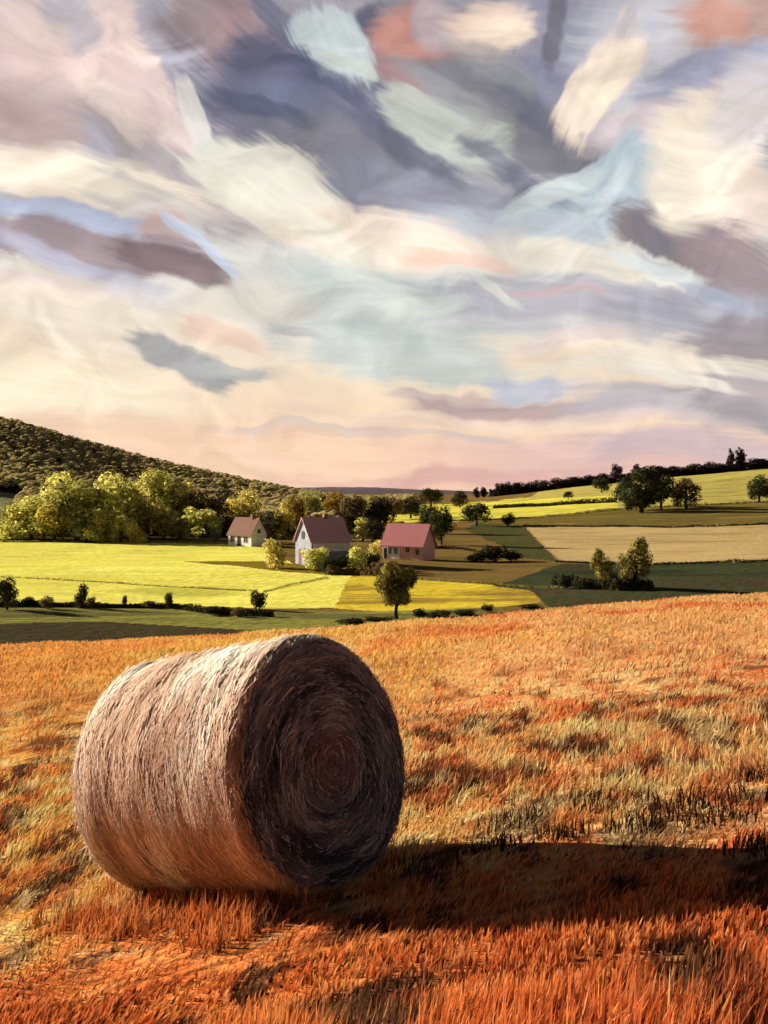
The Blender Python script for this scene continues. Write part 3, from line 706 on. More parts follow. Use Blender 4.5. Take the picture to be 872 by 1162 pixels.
# ridge trees
RT = [(541, 560, 12, 7, 'tall0', 'first of two slim trees at the low left end of the ridge'),
 (549, 560, 12, 7, 'tall1', 'second of two slim trees at the low left end of the ridge'),
 (566, 559, 14, 9, 'round0', 'upright tree where the ridge tree line begins'),
 (575, 559, 14, 10, 'round1', 'round tree second in the ridge tree line'),
 (587, 558, 13, 12, 'round2', 'round tree third in the ridge tree line'),
 (600, 557, 12, 14, 'round3', 'broad tree fourth in the ridge tree line'),
 (616, 556, 12, 16, 'round0', 'broad tree fifth in the ridge tree line'),
 (634, 554, 12, 16, 'round1', 'broad tree sixth in the ridge tree line'),
 (651, 551, 12, 16, 'round2', 'broad tree seventh in the ridge tree line'),
 (668, 549, 12, 16, 'round3', 'broad tree eighth in the ridge tree line'),
 (684, 546, 12, 14, 'round0', 'broad tree just left of the square-topped ridge tree'),
 (700, 545, 20, 11, 'round1', 'square-topped tree standing up from the ridge line'),
 (722, 542, 18, 11, 'tall0', 'pointed tree right of the square-topped ridge tree'),
 (746, 541, 14, 16, 'round2', 'round ridge tree above the hillside clump'),
 (766, 539, 12, 22, 'round3', 'wide low ridge tree above the brown clump tree'),
 (790, 537, 12, 22, 'round0', 'wide low ridge tree left of the tall pair'),
 (810, 535, 12, 20, 'round1', 'low ridge tree nearest the left of the tall pair'),
 (829, 533, 25, 8, 'tall0', 'left one of the tall pair of poplars on the ridge'),
 (840, 532, 26, 10, 'tall1', 'right one of the tall pair of poplars on the ridge'),
 (862, 531, 12, 22, 'round2', 'low ridge tree at the right picture edge'),
 (905, 529, 14, 24, 'round3', 'ridge tree just past the right picture edge')]
for px, b, h, w, sh, lb in RT:
    tree('ridge_tree', 'tree', sh, px, b, h*1.1, w*(1 if 'tall' in sh else 1.15), 'ridge', lb, 'dark trees on the right ridge', Y=790)

def leafbelt(name, pts, mat, n, leaf, seed, hfun):
    """foliage along a line of ground points: faces spread through a low continuous band"""
    r = np.random.default_rng(seed)
    P = np.array(pts, float); t = r.random(n)*(len(P)-1); i = np.minimum(t.astype(int), len(P)-2); u = (t-i)[:, None]
    p = P[i]*(1-u)+P[i+1]*u
    h = hfun(t, p)
    wd = h*.55; a = r.uniform(0, math.pi, n); q = r.random(n)**.5
    off = np.cos(a)*q*wd
    x = p[:, 0]+r.normal(size=n)*.1; y = p[:, 1]+off
    z = G(x, y)+np.sin(a)*q*h
    c = np.stack([x, y, z], 1)
    nrm = np.stack([r.normal(size=n)*.5, np.cos(a), np.sin(a)+.2], 1)+r.normal(size=(n, 3))*.3; nrm /= np.linalg.norm(nrm, axis=1)[:, None]
    aa = np.cross(nrm, r.normal(size=(n, 3))); aa /= np.linalg.norm(aa, axis=1)[:, None]; bb = np.cross(nrm, aa)
    s = leaf*(.5+r.random(n))[:, None]
    v = np.stack([c-aa*s, c-bb*s*.6, c+aa*s, c+bb*s*.6], 1).reshape(-1, 3)
    return mesh_obj(name, v, np.arange(4*n).reshape(n, 4), mat)
def line(pp):
    out = []
    for px, py in pp:
        Y = solveY(px, py); out.append(((px-CX)/F*Y, Y))
    o2 = []
    for a, b in zip(out[:-1], out[1:]):
        for k in range(8): o2.append((a[0]+(b[0]-a[0])*k/8, a[1]+(b[1]-a[1])*k/8))
    return o2+[out[-1]]
hh = lambda base, amp, fr: (lambda t, p: base*(.45+amp*fbm(p[:, 0]*fr, p[:, 1]*fr, 3)))
tag(leafbelt('hedge', line([(-120, 690), (0, 688), (100, 689), (190, 690), (245, 697), (310, 700)]), LM['dark'], 9000, .13, 5, hh(.55, 1.4, .35)),
    'low dark hedge along the near edge of the yellow field', 'hedge')
rl = [((px-CX)/F*795, 795.) for px in range(556, 1100, 12)]
tag(leafbelt('ridge_hedge', rl, LM['ridge'], 14000, 1.0, 6, hh(6.5, .8, .02)), 'continuous dark tree belt along the top of the right ridge', 'hedge')
tag(leafbelt('hedge', line([(628, 664), (660, 667), (700, 670), (740, 668)]), LM['dark'], 2500, .22, 8, hh(1.2, 1.2, .2)), 'dark undergrowth hedge at the foot of the gold-topped trees', 'hedge')
tag(leafbelt('hedge', line([(560, 577), (600, 575), (640, 573), (700, 570)]), LM['dark'], 2500, .5, 9, hh(2.2, 1.0, .03)), 'thin dark hedge crossing the mustard field below the ridge', 'hedge')
tag(leafbelt('hedge', line([(372, 652), (400, 652), (440, 655), (470, 657)]), LM['brown'], 2500, .2, 10, hh(1.2, 1.2, .2)), 'ragged brown hedge below the farm buildings', 'hedge')
tag(leafbelt('hedge', line([(495, 622), (520, 623), (540, 626)]), LM['dark'], 900, .16, 12, hh(.7, 1.0, .2)), 'thin dark hedge running right from the red-roofed house', 'hedge')

tag(leafbelt('hedge', line([(-60, 652), (0, 655), (120, 661), (230, 668), (292, 671)]), LM['olive'], 1800, .10, 13, hh(.28, 1.0, .3)),
    'thin broken hedge crossing the yellow field from its left edge to the ragged bush', 'hedge')
tag(leafbelt('hedge', line([(300, 672), (330, 664), (372, 656)]), LM['olive'], 700, .10, 14, hh(.26, 1.0, .3)),
    'thin hedge climbing from the ragged bush toward the farm', 'hedge')
for nm_, pts_, mt_, n_, lf_, h_ in [
  ('grass_verge', [(594, 597), (680, 598), (760, 599), (872, 595), (960, 594)], 'green', 3000, .28, .55),
  ('grass_verge', [(632, 638), (740, 641), (872, 637), (960, 635)], 'green', 3500, .16, .4),
  ('grass_verge', [(0, 615), (80, 615), (160, 615), (250, 618)], 'olive', 3500, .16, .45),
  ('grass_verge', [(440, 655), (520, 661), (640, 668)], 'olive', 2600, .1, .3),
  ('grass_verge', [(592, 597), (612, 617), (632, 637)], 'brown', 1500, .14, .3),
  ('grass_verge', [(505, 592), (560, 590), (600, 588), (700, 578), (800, 573), (900, 567)], 'olive', 3000, .35, .7)]:
    tag(leafbelt(nm_, line(pts_), LM[mt_], n_, lf_, len(pts_)+n_, hh(h_, 1.3, .25)), kind='stuff')
# the wood on the hill: one mass
def wood(name, n, pxr, Yr, mat, leaf, H, seed, test=None):
    r = np.random.default_rng(seed)
    Y = np.exp(r.uniform(math.log(Yr[0]), math.log(Yr[1]), n)); px = r.uniform(*pxr, n)
    x = (px-CX)/F*Y; z = G(x, Y); py = HZ-z/Y*F
    k = np.ones(n, bool) if test is None else test(px, py, Y)
    x, Y, z = x[k], Y[k], z[k]; n = len(x)
    h = H*(.7+.6*r.random(n)); m = 34
    d = r.normal(size=(n, m, 3)); d /= np.linalg.norm(d, axis=2)[..., None]; d[..., 2] = np.abs(d[..., 2])*1.2-.25
    rad = h[:, None, None]*np.array([.42, .42, .5])
    c = np.stack([x, Y, z+h*.5], 1)[:, None, :]+d*rad*(.8+.3*r.random((n, m, 1)))
    c = c.reshape(-1, 3); d = d.reshape(-1, 3)
    nrm = d*.5+np.array([-.15, -.2, .8])+r.normal(size=d.shape)*.12; nrm /= np.linalg.norm(nrm, axis=1)[:, None]
    aa = np.cross(nrm, r.normal(size=nrm.shape)); aa /= np.linalg.norm(aa, axis=1)[:, None]; bb = np.cross(nrm, aa)
    s = leaf*(.6+.8*r.random(len(c)))[:, None]
    v = np.stack([c-aa*s, c-bb*s*.7, c+aa*s, c+bb*s*.7], 1).reshape(-1, 3)
    return tag(mesh_obj(name, v, np.arange(len(v)).reshape(-1, 4), mat), kind='stuff')
m_wood = mat_leaf('wood_canopy', (.50, .39, .20), (.58, .47, .22), .45, (.66, .60, .22))
for nd in m_wood.node_tree.nodes:
    if nd.type == 'TEX_NOISE': nd.inputs['Scale'].default_value = .012
wd = wood('hillside_wood', 15000, (-330, 470), (270, 900), m_wood, 1.35, 4.6, 4, lambda px, py, Y: (py < 606-(px > 20)*0) & ~((px < 24) & (py > 556)) & ((px < 385) | (Y > 560)) & ((px < 300) | (Y > 330)))
tag(wd, 'dense brown-olive wood covering the long hill on the left', 'wood')

# ------------------------------------------------------------------ houses
def box(x0, x1, y0, y1, z0, z1):
    v = [(x0, y0, z0), (x1, y0, z0), (x1, y1, z0), (x0, y1, z0), (x0, y0, z1), (x1, y0, z1), (x1, y1, z1), (x0, y1, z1)]
    return v, [[0, 3, 2, 1], [4, 5, 6, 7], [0, 1, 5, 4], [1, 2, 6, 5], [2, 3, 7, 6], [3, 0, 4, 7]]
M_WHITE = mat_plain('white_plaster', (.84, .82, .80)); M_GREYW = mat_plain('grey_boarding', (.24, .26, .31), scale=1.5)
M_PINK = mat_plain('pink_plaster', (.80, .46, .42)); M_ROOFB = mat_noise('brown_roof_tiles', [(.16, .075, .055), (.24, .12, .085)], scale=2.5, stretch=(1, 4, 4), bump=.5)
M_ROOFR = mat_noise('mauve_roof_tiles', [(.66, .36, .39), (.78, .46, .48)], scale=2.0, stretch=(1, 4, 4), bump=.5)
M_ROOFR2 = mat_noise('red_roof_tiles', [(.44, .16, .17), (.54, .22, .23)], scale=2.0, stretch=(1, 4, 4), bump=.5)
M_DARK = mat_plain('dark_opening', (.02, .02, .025)); M_FRAME = mat_plain('painted_frame', (.6, .58, .55)); M_STONE = mat_plain('chimney_brick', (.25, .12, .09))
def house(name, label, px, base, rz, Lx, Wy, hw, hr, m_wall, m_roof, Y=None, over=.35):
    """ridge along local x; front wall faces local -y"""
    Y = Y or solveY(px, base); x = (px-CX)/F*Y
    root = empty(name, (x, Y, float(G(x, Y))), rz); tag(root, label, 'house')
    a, b = Lx/2, Wy/2
    v = [(-a, -b, -.8), (a, -b, -.8), (a, b, -.8), (-a, b, -.8), (-a, -b, hw), (a, -b, hw), (a, b, hw), (-a, b, hw), (-a, 0, hw+hr), (a, 0, hw+hr)]
    f = [[0, 1, 5, 4], [2, 3, 7, 6], [1, 2, 6, 9, 5], [3, 0, 4, 8, 7], [0, 3, 2, 1]]
    mesh_obj('wall', v, f, m_wall, root)
    sl = hr/b; ob = b+over; oa = a+over; zt = hw+hr+.08; ze = zt-sl*ob; th = .16
    rv = [(-oa, -ob, ze), (oa, -ob, ze), (oa, 0, zt), (-oa, 0, zt), (oa, ob, ze), (-oa, ob, ze)]
    rv += [(p[0], p[1], p[2]+th) for p in rv]
    rf = [[0, 3, 2, 1], [3, 5, 4, 2], [6, 7, 8, 9], [9, 8, 10, 11], [0, 1, 7, 6], [1, 2, 8, 7], [2, 4, 10, 8], [4, 5, 11, 10], [5, 3, 9, 11], [3, 0, 6, 9]]
    roof = mesh_obj('roof', rv, rf, m_roof, root)
    return root, roof
def window(root, cx, cz, w, h, face='front', a=0, b=0, mat=None, name='window', frame=True):
    d = .06
    def tr(v):
        if face == 'front': return [(cx+p[0], -b-p[1], cz+p[2]) for p in v]
        if face == 'left': return [(-a-p[1], cx+p[0], cz+p[2]) for p in v]
        return [(a+p[1], cx+p[0], cz+p[2]) for p in v]
    pv, pf = box(-w/2, w/2, -.05, .03, -h/2, h/2)
    if not frame:
        return mesh_obj(name, tr(pv), pf, mat or M_DARK, root)
    fr = merge([box(-w/2-.1, -w/2, -.05, d, -h/2-.1, h/2+.1), box(w/2, w/2+.1, -.05, d, -h/2-.1, h/2+.1), box(-w/2, w/2, -.05, d, h/2, h/2+.1), box(-w/2, w/2, -.05, d+.04, -h/2-.1, -h/2), box(-.04, .04, .031, d-.01, -h/2, h/2)])
    wf = mesh_obj(name, tr(fr[0]), fr[1], M_FRAME, root)
    mesh_obj('pane', tr(pv), pf, mat or M_DARK, wf)
# cottage
c1, r1 = house('cottage', 'small white cottage with a brown roof and two dark windows at the wood edge', 281, 619, R(-44), 8.4, 4.6, 2.7, 3.6, M_WHITE, M_ROOFB)
for cx in (-2.6, 2.2): window(c1, cx, 1.5, 1.3, 1.25, 'front', b=2.3)
window(c1, -.2, 1.05, 1.3, 2.1, 'front', b=2.3, name='door', frame=False)
window(c1, 0, 3.4, .7, .9, 'right', a=4.2)
mesh_obj('chimney', *box(1.6, 2.3, -.4, .4, 5.6, 7.2), M_STONE, r1)
# barn: gable toward the camera and left
c2, r2 = house('barn', 'grey gabled barn with a round loft opening and mauve roof', 366, 640, R(30-0), 7.2, 6.2, 4.1, 3.7, M_GREYW, M_ROOFR)
n_ = 20; dv = []
for j, y in enumerate((-.05, .04)):
    for i in range(n_): dv.append((-3.6-y, .72*math.cos(2*math.pi*i/n_), 5.0+.72*math.sin(2*math.pi*i/n_)))
mesh_obj('loft_opening', dv, [list(range(n_, 2*n_)), list(range(n_))[::-1]]+[[i, (i+1) % n_, n_+(i+1) % n_, n_+i] for i in range(n_)], M_DARK, c2)
window(c2, 1.3, 1.3, 1.0, 2.6, 'left', a=3.6, name='door', frame=False, mat=M_ROOFB)
window(c2, -1.2, 1.9, .9, 1.0, 'left', a=3.6)
mesh_obj('side_panel', *box(-3.3, 3.5, -3.16, -3.09, 2.3, 3.7), M_WHITE, c2)
mesh_obj('chimney', *box(.2, .9, -.3, .3, 7.0, 8.5), M_STONE, r2)
# red-roofed house
c3, r3 = house('farmhouse', 'long low farmhouse with a red roof, part white and part pink wall', 464, 634, R(-33), 8.6, 4.4, 2.7, 3.5, M_PINK, M_ROOFR2)
mesh_obj('white_wall', *box(-4.25, -.5, -2.26, -2.19, -.3, 2.5), M_WHITE, c3)
for cx in (-2.6, -1.35): window(c3, cx, 1.45, .7, 1.15, 'front', b=2.265)
window(c3, 1.1, 1.75, .75, .85, 'front', b=2.2); window(c3, -3.6, 1.0, .7, 1.9, 'front', b=2.265, name='door', frame=False)
window(c3, 3.2, 1.4, .7, 1.0, 'front', b=2.2)
mesh_obj('chimney', *box(-2.2, -1.5, .1, .8, 5.4, 6.8), M_STONE, r3)

# ------------------------------------------------------------------ straw field
def strawcol(x, y, n):
    """natural colour of the stalks by place: gold, rust and dark red patches, plus painted dark gaps"""
    r = rng
    t = x/np.maximum(y, 1)
    gold = np.array(srgb(244, 180, 98)); oran = np.array(srgb(250, 176, 118)); rust = np.array(srgb(198, 108, 62)); deep = np.array(srgb(230, 122, 66)); dark = np.array(srgb(62, 40, 32)); cream = np.array(srgb(246, 218, 160))
    k = sstep(-.25, .25, t+(fbm(x*.4, y*.2, 2)-.5)*.5)[:, None]
    c = gold*(1-k)+oran*k
    # rows sweeping across the slope
    s = fbm((x+.5*y)*.16, (y-.45*x)*.75/np.maximum(1, y/14)**.8, 4)
    q = sstep(.50, .62, s)[:, None]*(.35+.45*k)
    c = c*(1-q)+rust*q
    nr = (1-sstep(5.3, 7.5, y+(fbm(x*1.5, y*1.5, 2)-.5)*2))[:, None]*.8
    c = c*(1-nr)+deep*nr
    # clumps of their own colour; extra dark close by paints shaded gaps between stalks
    g1 = fbm(x*3.4+31, y*1.8+7, 3); f1 = 1-sstep(12, 26, y)
    q = (sstep(.55-.05*(1-sstep(4.6, 6, y)), .62, g1)*f1)[:, None]*.92; c = c*(1-q)+dark*q
    g2 = fbm(x*5+61, y*3+17, 3); q = (sstep(.54, .66, g2)*f1)[:, None]*.6; c = c*(1-q)+rust*q
    q = (sstep(.56, .68, 1-g2)*f1*.8*(.12+.88*sstep(5.2, 7.2, y)))[:, None]*.7; c = c*(1-q)+cream*q
    u = r.random(n)[:, None]
    c = np.where(u < .12, c*.6+(cream if np.ndim(y) == 0 else np.where(y[:, None] < 5.6, oran, cream))*.4, c); c = np.where((u > .88-.1*(y[:, None] < 6)) & (y[:, None] < 14), c*.3+dark*.7, c)
    c = c*(.82+.3*r.random(n))[:, None]
    return np.clip(c*STRAWK, 0, .88)
STRAWK = 1.18
def fgrid():
    ys = np.concatenate([np.arange(-30, 3, .6), np.exp(np.arange(math.log(3), math.log(47), .012))])
    xs = np.concatenate([np.arange(-60, -12, 1.5), np.arange(-12, 12, .12), np.arange(12, 60.1, 1.5)])
    X, Yy = np.meshgrid(xs, ys); Z = G(X, Yy)
    return X, Yy, Z
X, Yy, Z = fgrid()
nr_, nc_ = X.shape; ii = np.arange(nr_*nc_).reshape(nr_, nc_)
q = np.stack([ii[:-1, :-1], ii[:-1, 1:], ii[1:, 1:], ii[1:, :-1]], -1).reshape(-1, 4)
xf = X.ravel(); yf = Yy.ravel()
cc = strawcol(xf, np.maximum(yf, 2.), len(xf))*.62
cc[:, 1] *= .92; cc[:, 2] *= .85
tag(mesh_obj('straw_field', np.stack([xf, yf, Z.ravel()], 1), q, mat_attr('straw_ground', 0, (14, .8, .05)), smooth=True, colors=cc), kind='structure')

# bale placement (used to keep stalks out of it)
BD = 1.5; BR = BD/2
p_near = Vector(((371-CX)/F*6.5, 6.5, (HZ-866)/F*6.5)); 
p_far = Vector(((187-CX)/F*7.42, 7.42, (HZ-880)/F*7.42))
ax = (p_near-p_far); BL = ax.length; axn = ax.normalized(); bc = (p_near+p_far)/2
def blades(name, x, y, h, w, lean, ldir, c, mat, nseg=2):
    base0 = (.42+.28*sstep(6, 11, y))[:, None]  # stalks darkened toward the root, painting in the shade between them
    n = len(x); z = G(x, y)-.01
    face = rng.uniform(-.9, .9, n)             # blade plane turned by chance
    wx = np.cos(face); wy = np.sin(face)
    lx = np.cos(ldir)*lean; ly = np.sin(ldir)*lean
    lv = [(0, 1.0), (.5, .8), (1.0, 0)] if nseg == 2 else [(0, 1.), (1, 0)]
    vs = []; cs = []
    for t, ww in lv[:-1]:
        for s in (-1, 1):
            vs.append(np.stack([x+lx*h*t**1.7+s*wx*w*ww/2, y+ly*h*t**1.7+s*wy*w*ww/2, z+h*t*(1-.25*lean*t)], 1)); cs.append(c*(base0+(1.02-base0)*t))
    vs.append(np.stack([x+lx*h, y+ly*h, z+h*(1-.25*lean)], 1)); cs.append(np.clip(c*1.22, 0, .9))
    V_ = np.stack(vs, 1); C_ = np.stack(cs, 1); k = V_.shape[1]
    b = (np.arange(n)*k)[:, None]
    tri = []
    for sgm in range(len(lv)-2):
        o = sgm*2; tri += [b+np.array([o, o+1, o+3]), b+np.array([o, o+3, o+2])]
    o = (len(lv)-2)*2; tri.append(b+np.array([o, o+1, o+2]))
    return mesh_obj(name, V_.reshape(-1, 3), np.concatenate(tri), mat, colors=C_.reshape(-1, 3))
M_STRAW = mat_attr('straw_stalks', .2)
def scatter(n, y0, y1, k=.47, m=.6, p=1.0):
    u = rng.random(n); y = np.sqrt(y0*y0+(y1*y1-y0*y0)*u**p); x = rng.uniform(-1, 1, n)*(y*k+m)
    return x, y
def clear_bale(x, y, pad=.02):
    dx = x-bc.x; dy = y-bc.y; ah = Vector((axn.x, axn.y)).normalized()
    u = dx*ah.x+dy*ah.y; v = -dx*ah.y+dy*ah.x
    return ~((np.abs(u) < BL/2+pad) & (np.abs(v) < BR*.62))
def field(name, n, y0, y1, hf, wf, label, lean0=.25):
    x, y = scatter(n, y0, y1)
    # clumping
    cl = fbm(x*2.2/np.maximum(1, y/12), y*2.2/np.maximum(1, y/12)+9, 3)
    keep = (rng.random(n) < .35+1.3*sstep(.35, .62, cl)) & clear_bale(x, y); x = x[keep]; y = y[keep]; n = len(x); cl = cl[keep]
    h = hf(x, y)*(.55+.75*rng.random(n))*(.7+.6*cl); w = wf(y)*(.6+.8*rng.random(n))
    ldir = (fbm(x*.5+11, y*.5, 2)-.5)*4+rng.normal(size=n)*.5
    lean = np.abs(lean0+rng.normal(size=n)*.32)+.28*sstep(.5, .7, fbm(x*.7+3, y*.7+3, 2))
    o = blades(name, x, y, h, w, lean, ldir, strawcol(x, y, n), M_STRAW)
    tag(o, label, 'straw', kind='stuff')
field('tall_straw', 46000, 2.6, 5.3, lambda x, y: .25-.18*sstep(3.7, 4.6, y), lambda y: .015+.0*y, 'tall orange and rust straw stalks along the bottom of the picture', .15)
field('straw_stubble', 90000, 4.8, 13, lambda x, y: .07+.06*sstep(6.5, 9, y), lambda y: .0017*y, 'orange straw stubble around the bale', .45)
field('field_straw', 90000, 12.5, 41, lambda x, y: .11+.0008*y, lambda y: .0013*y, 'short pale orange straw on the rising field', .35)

# ------------------------------------------------------------------ the bale
def make_bale():
    root = empty('round_hay_bale', bc)
    xa = axn; up = Vector((0, 0, 1)); ya = up.cross(xa).normalized(); za = xa.cross(ya)
    root.rotation_euler = Matrix((xa, ya, za)).transposed().to_euler()
    tag(root, 'big round straw bale lying on its side, dark end face toward the right', 'hay bale')
    def rad(th, x):
        th = np.asarray(th, float)
        # th = 0 at top; sagging lower half, slightly drawn-up top
        r = BR*(1+.018*np.cos(th)**3 - .03*np.sin(th)**2*np.cos(th)*1.0)
        r = r*(1-.04*sstep(.86, 1, -np.cos(th)))
        r = r+.012*(fbm(np.asarray(x)*9+30, th*1.2+9, 3)-.5)*2+.02*(fbm(np.asarray(x)*3.5, th*.9+60, 2)-.5)
        return r
    def edge(x): # rounded shoulders
        e = np.clip((np.abs(x)-(BL/2-.07))/.07, 0, 1); return 1-.07*e**2
    nx, nt = 90, 220
    xs = np.linspace(-BL/2, BL/2, nx); th = np.linspace(0, 2*math.pi, nt+1)[:-1]
    Xb, T = np.meshgrid(xs, th, indexing='ij')
    # keep noise periodic by mirroring
    Tm = np.abs(((T+math.pi) % (2*math.pi))-math.pi)
    Rr = (rad(Tm, Xb+.15*T))*edge(Xb)
    Vb = np.stack([Xb, Rr*np.sin(T), Rr*np.cos(T)], -1).reshape(-1, 3)
    ib = np.arange(nx*nt).reshape(nx, nt)
    fb = np.stack([ib[:-1], np.roll(ib, -1, 1)[:-1], np.roll(ib, -1, 1)[1:], ib[1:]], -1).reshape(-1, 4)
    def sidecol(x, t, n, spread=1):
        pale = np.array(srgb(246, 230, 212)); tan = np.array(srgb(206, 176, 154)); brn = np.array(srgb(140, 104, 84)); grey = np.array(srgb(166, 148, 138))
        s = fbm(x*4+1.1*t, t*.7+4, 2); c = tan*(1-sstep(.42, .56, s))[:, None]+pale*sstep(.42, .56, s)[:, None]
        s2 = fbm(x*5.5+1.4*t+50, t*.9+20, 2); q = sstep(.50, .60, s2)[:, None]*.6; c = c*(1-q)+brn*q
        u = rng.random(n)[:, None]; c = np.where(u < .1, c*.5+grey*.5, c); c = np.where(u > .94, c*.5+pale*.5, c)
        return np.clip(c*(.93+.1*rng.random(n))[:, None]*1.15, 0, .88)
    cb = sidecol(Xb.ravel(), Tm.ravel(), nx*nt)*.8
    m_side = mat_attr('bale_straw', 0, (60, .35, .01))
    # straw ribbons wound round the side
    n = 17000; seg = 5
    t0 = rng.uniform(0, 2*math.pi, n); x0 = rng.uniform(-BL/2, BL/2, n); ln = rng.uniform(.12, .5, n); sk = rng.normal(size=n)*.10+.02
    wd = rng.uniform(.003, .009, n); lift = rng.uniform(.001, .007, n); ends = rng.uniform(0, .03, n)*(rng.random(n) < .2)
    VV = []; 
    for k in range(seg+1):
        u = k/seg; t = t0+(u-.5)*ln/BR*1.0; x = np.clip(x0+sk*(u-.5)*ln/.4, -BL/2-.012, BL/2+.012)
        tm = np.abs(((t+math.pi) % (2*math.pi))-math.pi)
        r_ = rad(tm, x+.15*(t % (2*math.pi)))*edge(x)+lift+ends*u**3
        for s in (-1, 1):
            VV.append(np.stack([x+s*wd/2, r_*np.sin(t), r_*np.cos(t)], 1))
    VV = np.stack(VV, 1); kk = VV.shape[1]; b = (np.arange(n)*kk)[:, None]
    ft = np.concatenate([b+np.array([2*k, 2*k+1, 2*k+3, 2*k+2]) for k in range(seg)])
    tmid = np.abs(((t0+math.pi) % (2*math.pi))-math.pi)
    cr = np.repeat(sidecol(x0, tmid, n)[:, None, :], kk, 1)
    nb = len(Vb)
    mesh_obj('rolled_side', np.concatenate([Vb, VV.reshape(-1, 3)]), np.concatenate([fb, ft+nb]), m_side, root, smooth=True, colors=np.concatenate([cb, cr.reshape(-1, 3)]))
    # end faces with a wound spiral
    def capcol(rr, t, n):
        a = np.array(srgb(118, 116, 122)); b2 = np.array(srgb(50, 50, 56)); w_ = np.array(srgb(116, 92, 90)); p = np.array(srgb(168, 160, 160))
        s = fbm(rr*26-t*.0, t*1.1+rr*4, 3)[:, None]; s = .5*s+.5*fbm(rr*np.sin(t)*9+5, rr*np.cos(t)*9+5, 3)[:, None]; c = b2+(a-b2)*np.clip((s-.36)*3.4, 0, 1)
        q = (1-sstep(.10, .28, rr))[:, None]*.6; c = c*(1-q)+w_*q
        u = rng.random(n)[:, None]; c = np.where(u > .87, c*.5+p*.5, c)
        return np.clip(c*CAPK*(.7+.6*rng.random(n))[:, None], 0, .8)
    for sgn in (1, -1):
        nrr, ntt = 60, 180
        rr = np.linspace(0, 1, nrr)**.8
        Rg, Tg = np.meshgrid(rr, th_ := np.linspace(0, 2*math.pi, ntt+1)[:-1], indexing='ij')
        Tm = np.abs(((Tg+math.pi) % (2*math.pi))-math.pi)
        ro = rad(Tm, np.full_like(Tm, sgn*BL/2)+.15*Tg)*.93
        r_ = Rg*ro
        spiral = np.sin(2*math.pi*(r_/.052+Tg/(2*math.pi)))
        xg = BL/2+.035*(1-Rg**2)+.007*spiral*np.clip(Rg*6, 0, 1)+.03*(fbm(r_*np.sin(Tg)*7+20, r_*np.cos(Tg)*7+20, 3)-.5)
        xg = np.where(Rg > .985, BL/2-.01, xg)
        Vc = np.stack([sgn*xg, r_*np.sin(Tg), r_*np.cos(Tg)], -1).reshape(-1, 3)
        ic = np.arange(nrr*ntt).reshape(nrr, ntt)
        fc = np.stack([ic[:-1], ic[1:], np.roll(ic, -1, 1)[1:], np.roll(ic, -1, 1)[:-1]], -1).reshape(-1, 4)
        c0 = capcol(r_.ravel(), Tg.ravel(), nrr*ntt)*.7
        n = 11000 if sgn > 0 else 2500; seg = 4
        r0 = BR*.93*np.sqrt(rng.random(n))**1.05; t0 = rng.uniform(0, 2*math.pi, n); ln = rng.uniform(.05, .22, n); wd = rng.uniform(.003, .009, n); lift = rng.uniform(.002, .016, n)
        skew = rng.normal(size=n)*.26
        ends = rng.uniform(0, .035, n)*(rng.random(n) < .3); VV = []
        for k in range(seg+1):
            u = k/seg; t = t0+(u-.5)*ln/np.maximum(r0, .04); rq = r0+skew*(u-.5)*ln+.006*(u-.5)
            rk = rq/(BR*.95)
            tm = np.abs(((t+math.pi) % (2*math.pi))-math.pi)
            sc_ = rad(tm, np.full(n, BL/2)+.15*(t % (2*math.pi)))/BR
            rq2 = np.minimum(rq*sc_, BR*.965*sc_)
            xx = BL/2+.035*(1-np.minimum(rk, 1)**2)+.007*np.sin(2*math.pi*(rq2/.052+t/(2*math.pi)))+lift+ends*u**2+.03*(fbm(rq2*np.sin(t)*7+20, rq2*np.cos(t)*7+20, 3)-.5)
            for s in (-1, 1):
                r2 = rq2+s*wd/2
                VV.append(np.stack([sgn*xx, r2*np.sin(t), r2*np.cos(t)], 1))
        VV = np.stack(VV, 1); kk = VV.shape[1]; b = (np.arange(n)*kk)[:, None]
        ft = np.concatenate([b+np.array([2*k, 2*k+1, 2*k+3, 2*k+2]) for k in range(seg)])
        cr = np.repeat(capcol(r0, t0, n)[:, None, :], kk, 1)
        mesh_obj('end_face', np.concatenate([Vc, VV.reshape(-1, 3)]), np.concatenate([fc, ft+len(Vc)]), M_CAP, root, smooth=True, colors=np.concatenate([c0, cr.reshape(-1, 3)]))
    # fringe of broken stalks round both rims
    n = 5200; sg = rng.choice([-1, 1], n, p=[.45, .55]); t = rng.uniform(0, 2*math.pi, n); tm = np.abs(((t+math.pi) % (2*math.pi))-math.pi)
    r_ = rad(tm, sg*BL/2+.15*t)*rng.uniform(.92, .985, n)
    p = np.stack([sg*(BL/2-rng.uniform(0, .05, n)), r_*np.sin(t), r_*np.cos(t)], 1)
    outv = np.stack([sg*rng.uniform(-.1, .7, n), np.sin(t), np.cos(t)], 1)
    tang = np.stack([np.zeros(n), np.cos(t), -np.sin(t)], 1)
    dr = outv*rng.uniform(.1, .6, n)[:, None]+tang*rng.normal(size=n)[:, None]*1.0; dr /= np.linalg.norm(dr, axis=1)[:, None]
    l = rng.uniform(.02, .07, n)[:, None]; w_ = np.cross(dr, outv); w_ /= np.linalg.norm(w_, axis=1)[:, None]; w_ = w_*rng.uniform(.002, .004, n)[:, None]
    V2 = np.stack([p-w_, p+w_, p+dr*l], 1).reshape(-1, 3)
    c2_ = np.repeat(sidecol(sg*BL/2, tm, n)[:, None, :]*1.05, 3, 1).reshape(-1, 3)
    mesh_obj('loose_straw', V2, np.arange(3*n).reshape(n, 3), M_STRAW, root, colors=c2_)
CAPK = 1.6
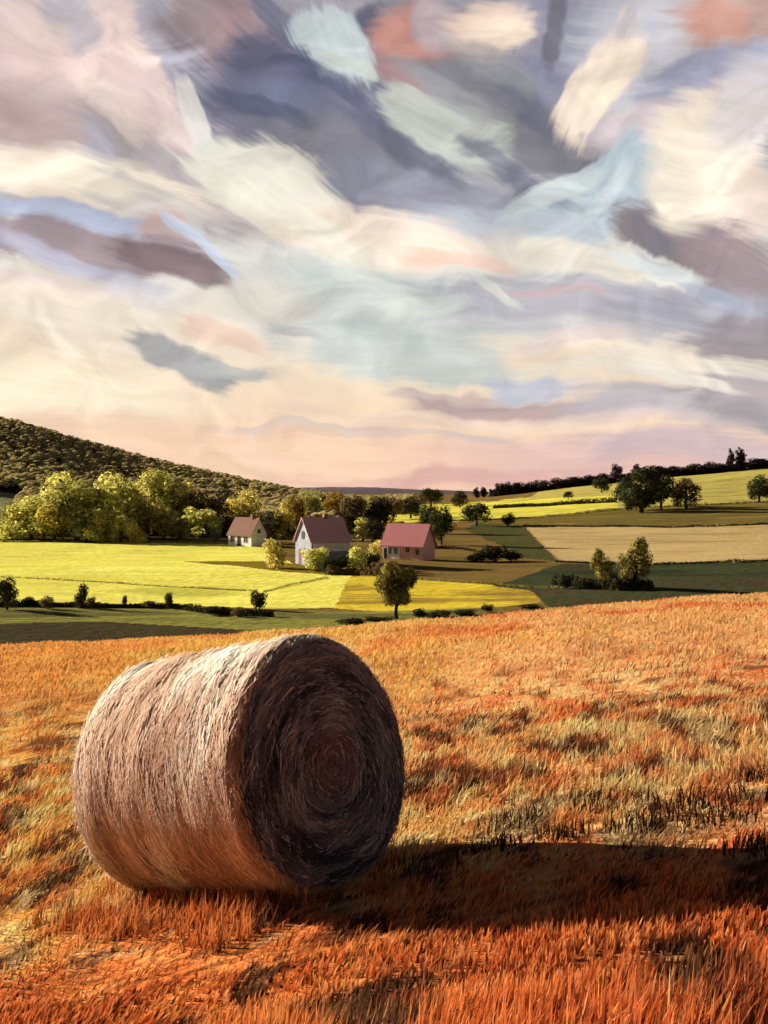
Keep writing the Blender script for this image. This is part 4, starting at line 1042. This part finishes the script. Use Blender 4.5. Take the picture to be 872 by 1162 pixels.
u = rng.uniform(-.62, .62, 3200)*BL; v = rng.uniform(.02, .75, 3200)**1.3
ah = Vector((axn.x, axn.y)).normalized(); nx_, ny_ = (ah.y, -ah.x) if -ah.x < 0 else (-ah.y, ah.x)
x = bc.x+ah.x*u+nx_*(BR*.45+v); y = bc.y+ah.y*u+ny_*(BR*.45+v)
kf = fbm(x*4, y*4, 3)+.25*rng.normal(size=len(x))*.6 > .5+.25*(v-.3); x, y, v = x[kf], y[kf], v[kf]; n_f = len(x)
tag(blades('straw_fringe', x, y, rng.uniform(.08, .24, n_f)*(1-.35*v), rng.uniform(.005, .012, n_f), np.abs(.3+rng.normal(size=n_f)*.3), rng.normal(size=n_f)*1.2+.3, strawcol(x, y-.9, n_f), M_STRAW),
    'taller orange straw stalks standing against the foot of the bale', 'straw', kind='stuff')
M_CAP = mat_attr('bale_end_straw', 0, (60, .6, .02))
make_bale()

def nearY(px, py):
    ys = np.linspace(3, 38, 1500); p = PY((px-CX)/F*ys, ys); return float(ys[np.where(p <= py)[0][0]])
wx_, wy_, wh_ = [], [], []
spots = [(685, 918, 1), (795, 915, 1.1), (822, 932, .8), (858, 884, .7), (578, 936, .7), (640, 950, .6), (520, 884, .7), (604, 852, .6), (735, 938, .9), (866, 962, .8), (700, 862, .5), (500, 920, .5)]
spots += [(560, 965, .6), (905, 905, .8)]
for px, py, q in spots:
    Y = nearY(px, py); n = int((130 if Y > 5 else 55)*q); a = rng.uniform(0, 6.28, n); r_ = rng.random(n)**.7*(.24 if Y > 5 else .16)*q
    wx_.append((px-CX)/F*Y+np.cos(a)*r_*1.3); wy_.append(Y+np.sin(a)*r_); wh_.append(rng.uniform(.06, .17, n)*(.7+.4*q)*(1.1 if Y < 5 else .9))
wx_ = np.concatenate(wx_); wy_ = np.concatenate(wy_); wh_ = np.concatenate(wh_); nw = len(wx_)
kd = rng.random(nw)[:, None]; cw = np.array(srgb(50, 36, 28))*(1-kd)+np.array(srgb(104, 72, 46))*kd**2
tag(blades('dark_weeds', wx_, wy_, wh_, rng.uniform(.006, .013, nw), np.abs(.25+rng.normal(size=nw)*.25), rng.uniform(0, 6.28, nw), cw, M_STRAW),
    'dark withered weed tufts scattered through the orange stubble', 'weeds', kind='stuff')
